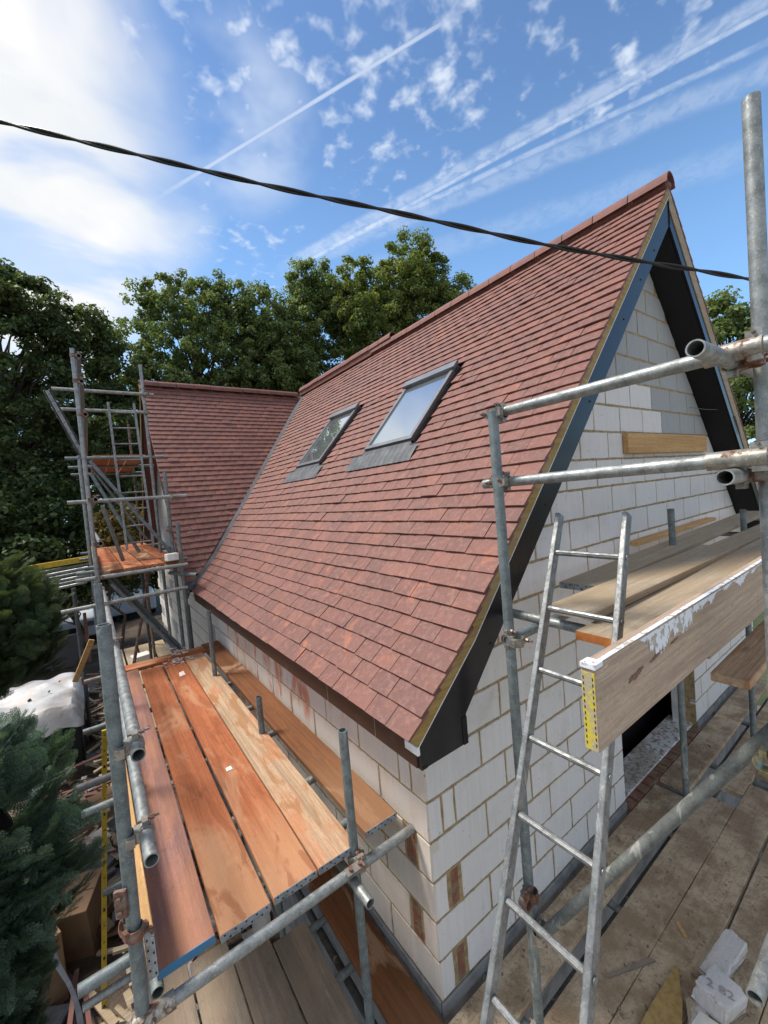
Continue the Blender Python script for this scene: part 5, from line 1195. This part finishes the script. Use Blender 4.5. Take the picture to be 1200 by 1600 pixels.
# sunny round oak
tree((16.0, 19.5, GZ), (16.2, 19.2, 14.0), [((13.9, 19.6, 12.6), (2.8, 2.4, 3.6), .36), ((16.9, 18.3, 14.2), (2.4, 2.2, 3.4), .30), ((18.7, 16.5, 11.8), (1.8, 1.8, 3.0), .20), ((15.8, 18.9, 9.0), (3.4, 2.4, 4.0), .30)], 700, 130, 0.165, M_leafy, 'round sunlit oak showing over the middle of the main ridge', 4, 0.46, 0.35)
# behind the tower, filling oaks
tree((1.2, 26.0, GZ), (1.2, 26, 7.5), [((0.5, 26, 4.0), (5.0, 2.5, 4.5), .5), ((-5, 25, 4.5), (4, 2.5, 4.5), .3), ((6, 26, 5.0), (3, 2.5, 4.5), .2)], 230, 120, 0.24, M_leafd, 'dark oak filling the distance behind the tower', 5, 0.85, 0.3)
# right-hand tree behind the gable
tree((23.0, 4.2, GZ), (22.6, 4.0, 7.2), [((22.4, 4.4, 5.2), (2.2, 2.6, 3.4), .6), ((22.3, 3.8, 7.6), (1.2, 1.2, 1.3), .12), ((22, 2.8, 2.0), (2.6, 3, 4), .28)], 150, 170, 0.18, M_leafm, 'tree seen between the right bargeboard and the near upright', 6, 0.55, 0.25)
# dark shrubs under the trees
shr = [((-4.8, 13.6), 2.6, 2.2, 'dark laurel bush at the far left edge, beyond the round conifer'), ((-2.0, 15.5), 2.4, 2.6, 'dark laurel bush directly behind the tower uprights'), ((1.2, 17.0), 2.6, 3.0, 'dark bush glimpsed between the tower ladder and the wing'), ((-8.5, 14.5), 3.0, 3.2, 'dark bush outside the left edge')]
for k, ((x_, y_), r_, tz, lab) in enumerate(shr):
    tree((x_, y_, GZ), (x_, y_, tz), [((x_, y_, (tz - 1.5) / 2 + 0.1), (r_, 1.5, (tz + 1.6) / 2 + 0.2), 1.0)], 110, 170, 0.17, M_leafs, lab, 20 + k, 0.6, 0.1, name='laurel_bush', cat='bush')
tree((-0.9, 13.2, GZ), (-0.8, 13.2, 1.6), [((-0.6, 13.2, 0.8), (0.7, 0.6, 1.4), 1.0)], 30, 140, 0.11, mat('autumn_leaf', f_leaf, a=(0.08, 0.07, 0.02), c_=(0.16, 0.11, 0.03), hi=(0.26, 0.18, 0.06)), 'yellowing shrub seen through the tower ladder', 31, 0.35, 0.06, name='shrub', cat='bush')

# conifers: flat scale sprays
def frond_template(rs, L=0.15, nb=11):
    V, F = [], []
    def tri(p, q_, r_): o = len(V); V.extend([p, q_, r_]); F.append((o, o + 1, o + 2))
    def blade(a, d, l, w_):
        a = np.array(a); d = np.array(d) / np.linalg.norm(d); n = np.array([-d[1], d[0], 0]); 
        tri(a - n * w_ * .5, a + d * l + np.array([0, 0, rs.normal() * .05 * l]), a + n * w_ * .5)
    blade((0, 0, 0), (1, 0, 0), L, 0.006)
    for k in range(nb):
        f = (k + 0.5) / nb; l = L * 0.55 * (1 - f) ** 0.7 * (0.35 + 1.3 * min(f * 2.5, 1)) * 0.75 + 0.010
        for s in (-1, 1):
            d = np.array([math.cos(math.radians(42)), s * math.sin(math.radians(42)), rs.normal() * .12]); p = np.array([f * L, 0, 0.0])
            blade(p, d, l, 0.0065)
            for j in range(3):
                g_ = (j + 0.6) / 3.3; pp = p + d * l * g_
                for s2 in (-1, 1): blade(pp, (math.cos(math.radians(42 * s + 38 * s2)), math.sin(math.radians(42 * s + 38 * s2)), rs.normal() * .2), l * 0.34 * (1.1 - g_ * .6) + .004, 0.006)
    return np.array(V), np.array(F)
def conifer(base, prof, cxy, nf, scale, label, seed, m, squash=(1, 1), side=None, dead=False):
    """prof: list of (z, radius) outline"""
    rs = np.random.default_rng(seed); root = thing('conifer', (cxy[0], cxy[1], base), label, 'conifer')
    T, TF = frond_template(rs); zs = np.array([p[0] for p in prof]); rr_ = np.array([p[1] for p in prof])
    VV, FF = [], []; off = 0
    G6 = 9; cur = None
    for k in range(nf):
        if k % G6: 
            j = k % G6; a0, o0, s0_ = cur; fj = j / G6
            side_ = np.cross(o0, s0_); sgn = -1 if j % 2 else 1
            out = o0 + s0_ * sgn * (0.75 - 0.5 * fj) + rs.normal(size=3) * 0.10; out /= np.linalg.norm(out)
            p = a0 + o0 * (fj * 0.26 * scale) + rs.normal(size=3) * 0.012 * scale
            sd = np.cross(np.cross(out, s0_), out); sd = sd / (np.linalg.norm(sd) + 1e-9); nn = np.cross(out, sd)
            s = scale * rs.uniform(0.75, 1.1) * (1.1 - 0.35 * fj); M = np.stack([out, sd, nn], 1) * s
            bend = T.copy(); bend[:, 2] -= (T[:, 0] ** 2) * rs.uniform(0, 1.5)
            VV.append(bend @ M.T + p); FF.append(TF + off); off += len(T); continue
        z = rs.uniform(zs[0], zs[-1]); r = np.interp(z, zs, rr_) - 0.10 * scale; th = rs.uniform(0, 2 * math.pi)
        if side is not None and rs.random() < 0.6: th = side + rs.normal() * 0.8
        dep_ = rs.random() ** 2.2; lump = 1 + 0.16 * math.sin(th * 5 + z * 4) + 0.10 * math.sin(th * 9 - z * 7)
        R = r * lump * (1 - 0.45 * dep_)
        p = np.array([cxy[0] + math.cos(th) * R * squash[0], cxy[1] + math.sin(th) * R * squash[1], z])
        out = np.array([math.cos(th), math.sin(th), 0.75 + rs.normal() * .25]) + rs.normal(size=3) * .28; out /= np.linalg.norm(out)
        sd = np.cross(out, np.array([0, 0, 1.0]) + rs.normal(size=3) * .6); sd /= np.linalg.norm(sd); nn = np.cross(out, sd)
        s = scale * rs.uniform(0.7, 1.35); M = np.stack([out, sd, nn], 1) * s; cur = (p, out, sd)
        bend = T.copy(); bend[:, 2] -= (T[:, 0] ** 2) * rs.uniform(0, 2.2)
        VV.append(bend @ M.T + p); FF.append(TF + off); off += len(T)
    mesh_np('foliage', np.concatenate(VV), np.concatenate(FF), m, root, (cxy[0], cxy[1], base))
    q = MB(); q.path([(cxy[0], cxy[1], base), (cxy[0], cxy[1], zs[-1] - 0.3)], [0.09, 0.02], 8); q.build('stem', M_bark, root, True)
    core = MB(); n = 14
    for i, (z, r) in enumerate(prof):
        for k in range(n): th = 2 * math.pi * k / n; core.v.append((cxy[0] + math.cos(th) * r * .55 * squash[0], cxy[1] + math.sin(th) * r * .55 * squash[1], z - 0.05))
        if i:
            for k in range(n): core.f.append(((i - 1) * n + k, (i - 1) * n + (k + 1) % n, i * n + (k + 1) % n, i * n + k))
    core.build('dark_core', mat('dark_core', f_simple, col=(0.012, 0.012, 0.008), rough=1.0), root, True)  # near-black solid core inside the sprays
    return root
conifer(GZ, [(-2.7, .12), (-1.75, .26), (-1.45, .36), (-1.2, .48), (-0.8, .62), (-0.5, .62), (-0.25, .47), (0.0, .28), (0.10, .05)], (-2.24, 2.0), 4200, 1.0, 'blue-green conifer nearest the camera, filling the lower left corner', 41, M_con, side=-0.9)
conifer(GZ, [(-0.95, .3), (-0.6, .75), (-0.1, .92), (0.4, .82), (0.75, .45), (0.88, .05)], (-2.75, 6.2), 2600, 1.5, 'darker rounded conifer farther back at the left edge', 42, mat('conifer_spray_dark', f_leaf, a=(0.03, 0.06, 0.038), c_=(0.08, 0.13, 0.075), hi=(0.15, 0.19, 0.08), tr=0.25), side=-0.9)
print('blocks', bcount, 'tiles', len(tiles), 'faces', sum(len(o.data.polygons) for o in sc.objects if o.type == 'MESH'), 'objs', len(sc.objects))
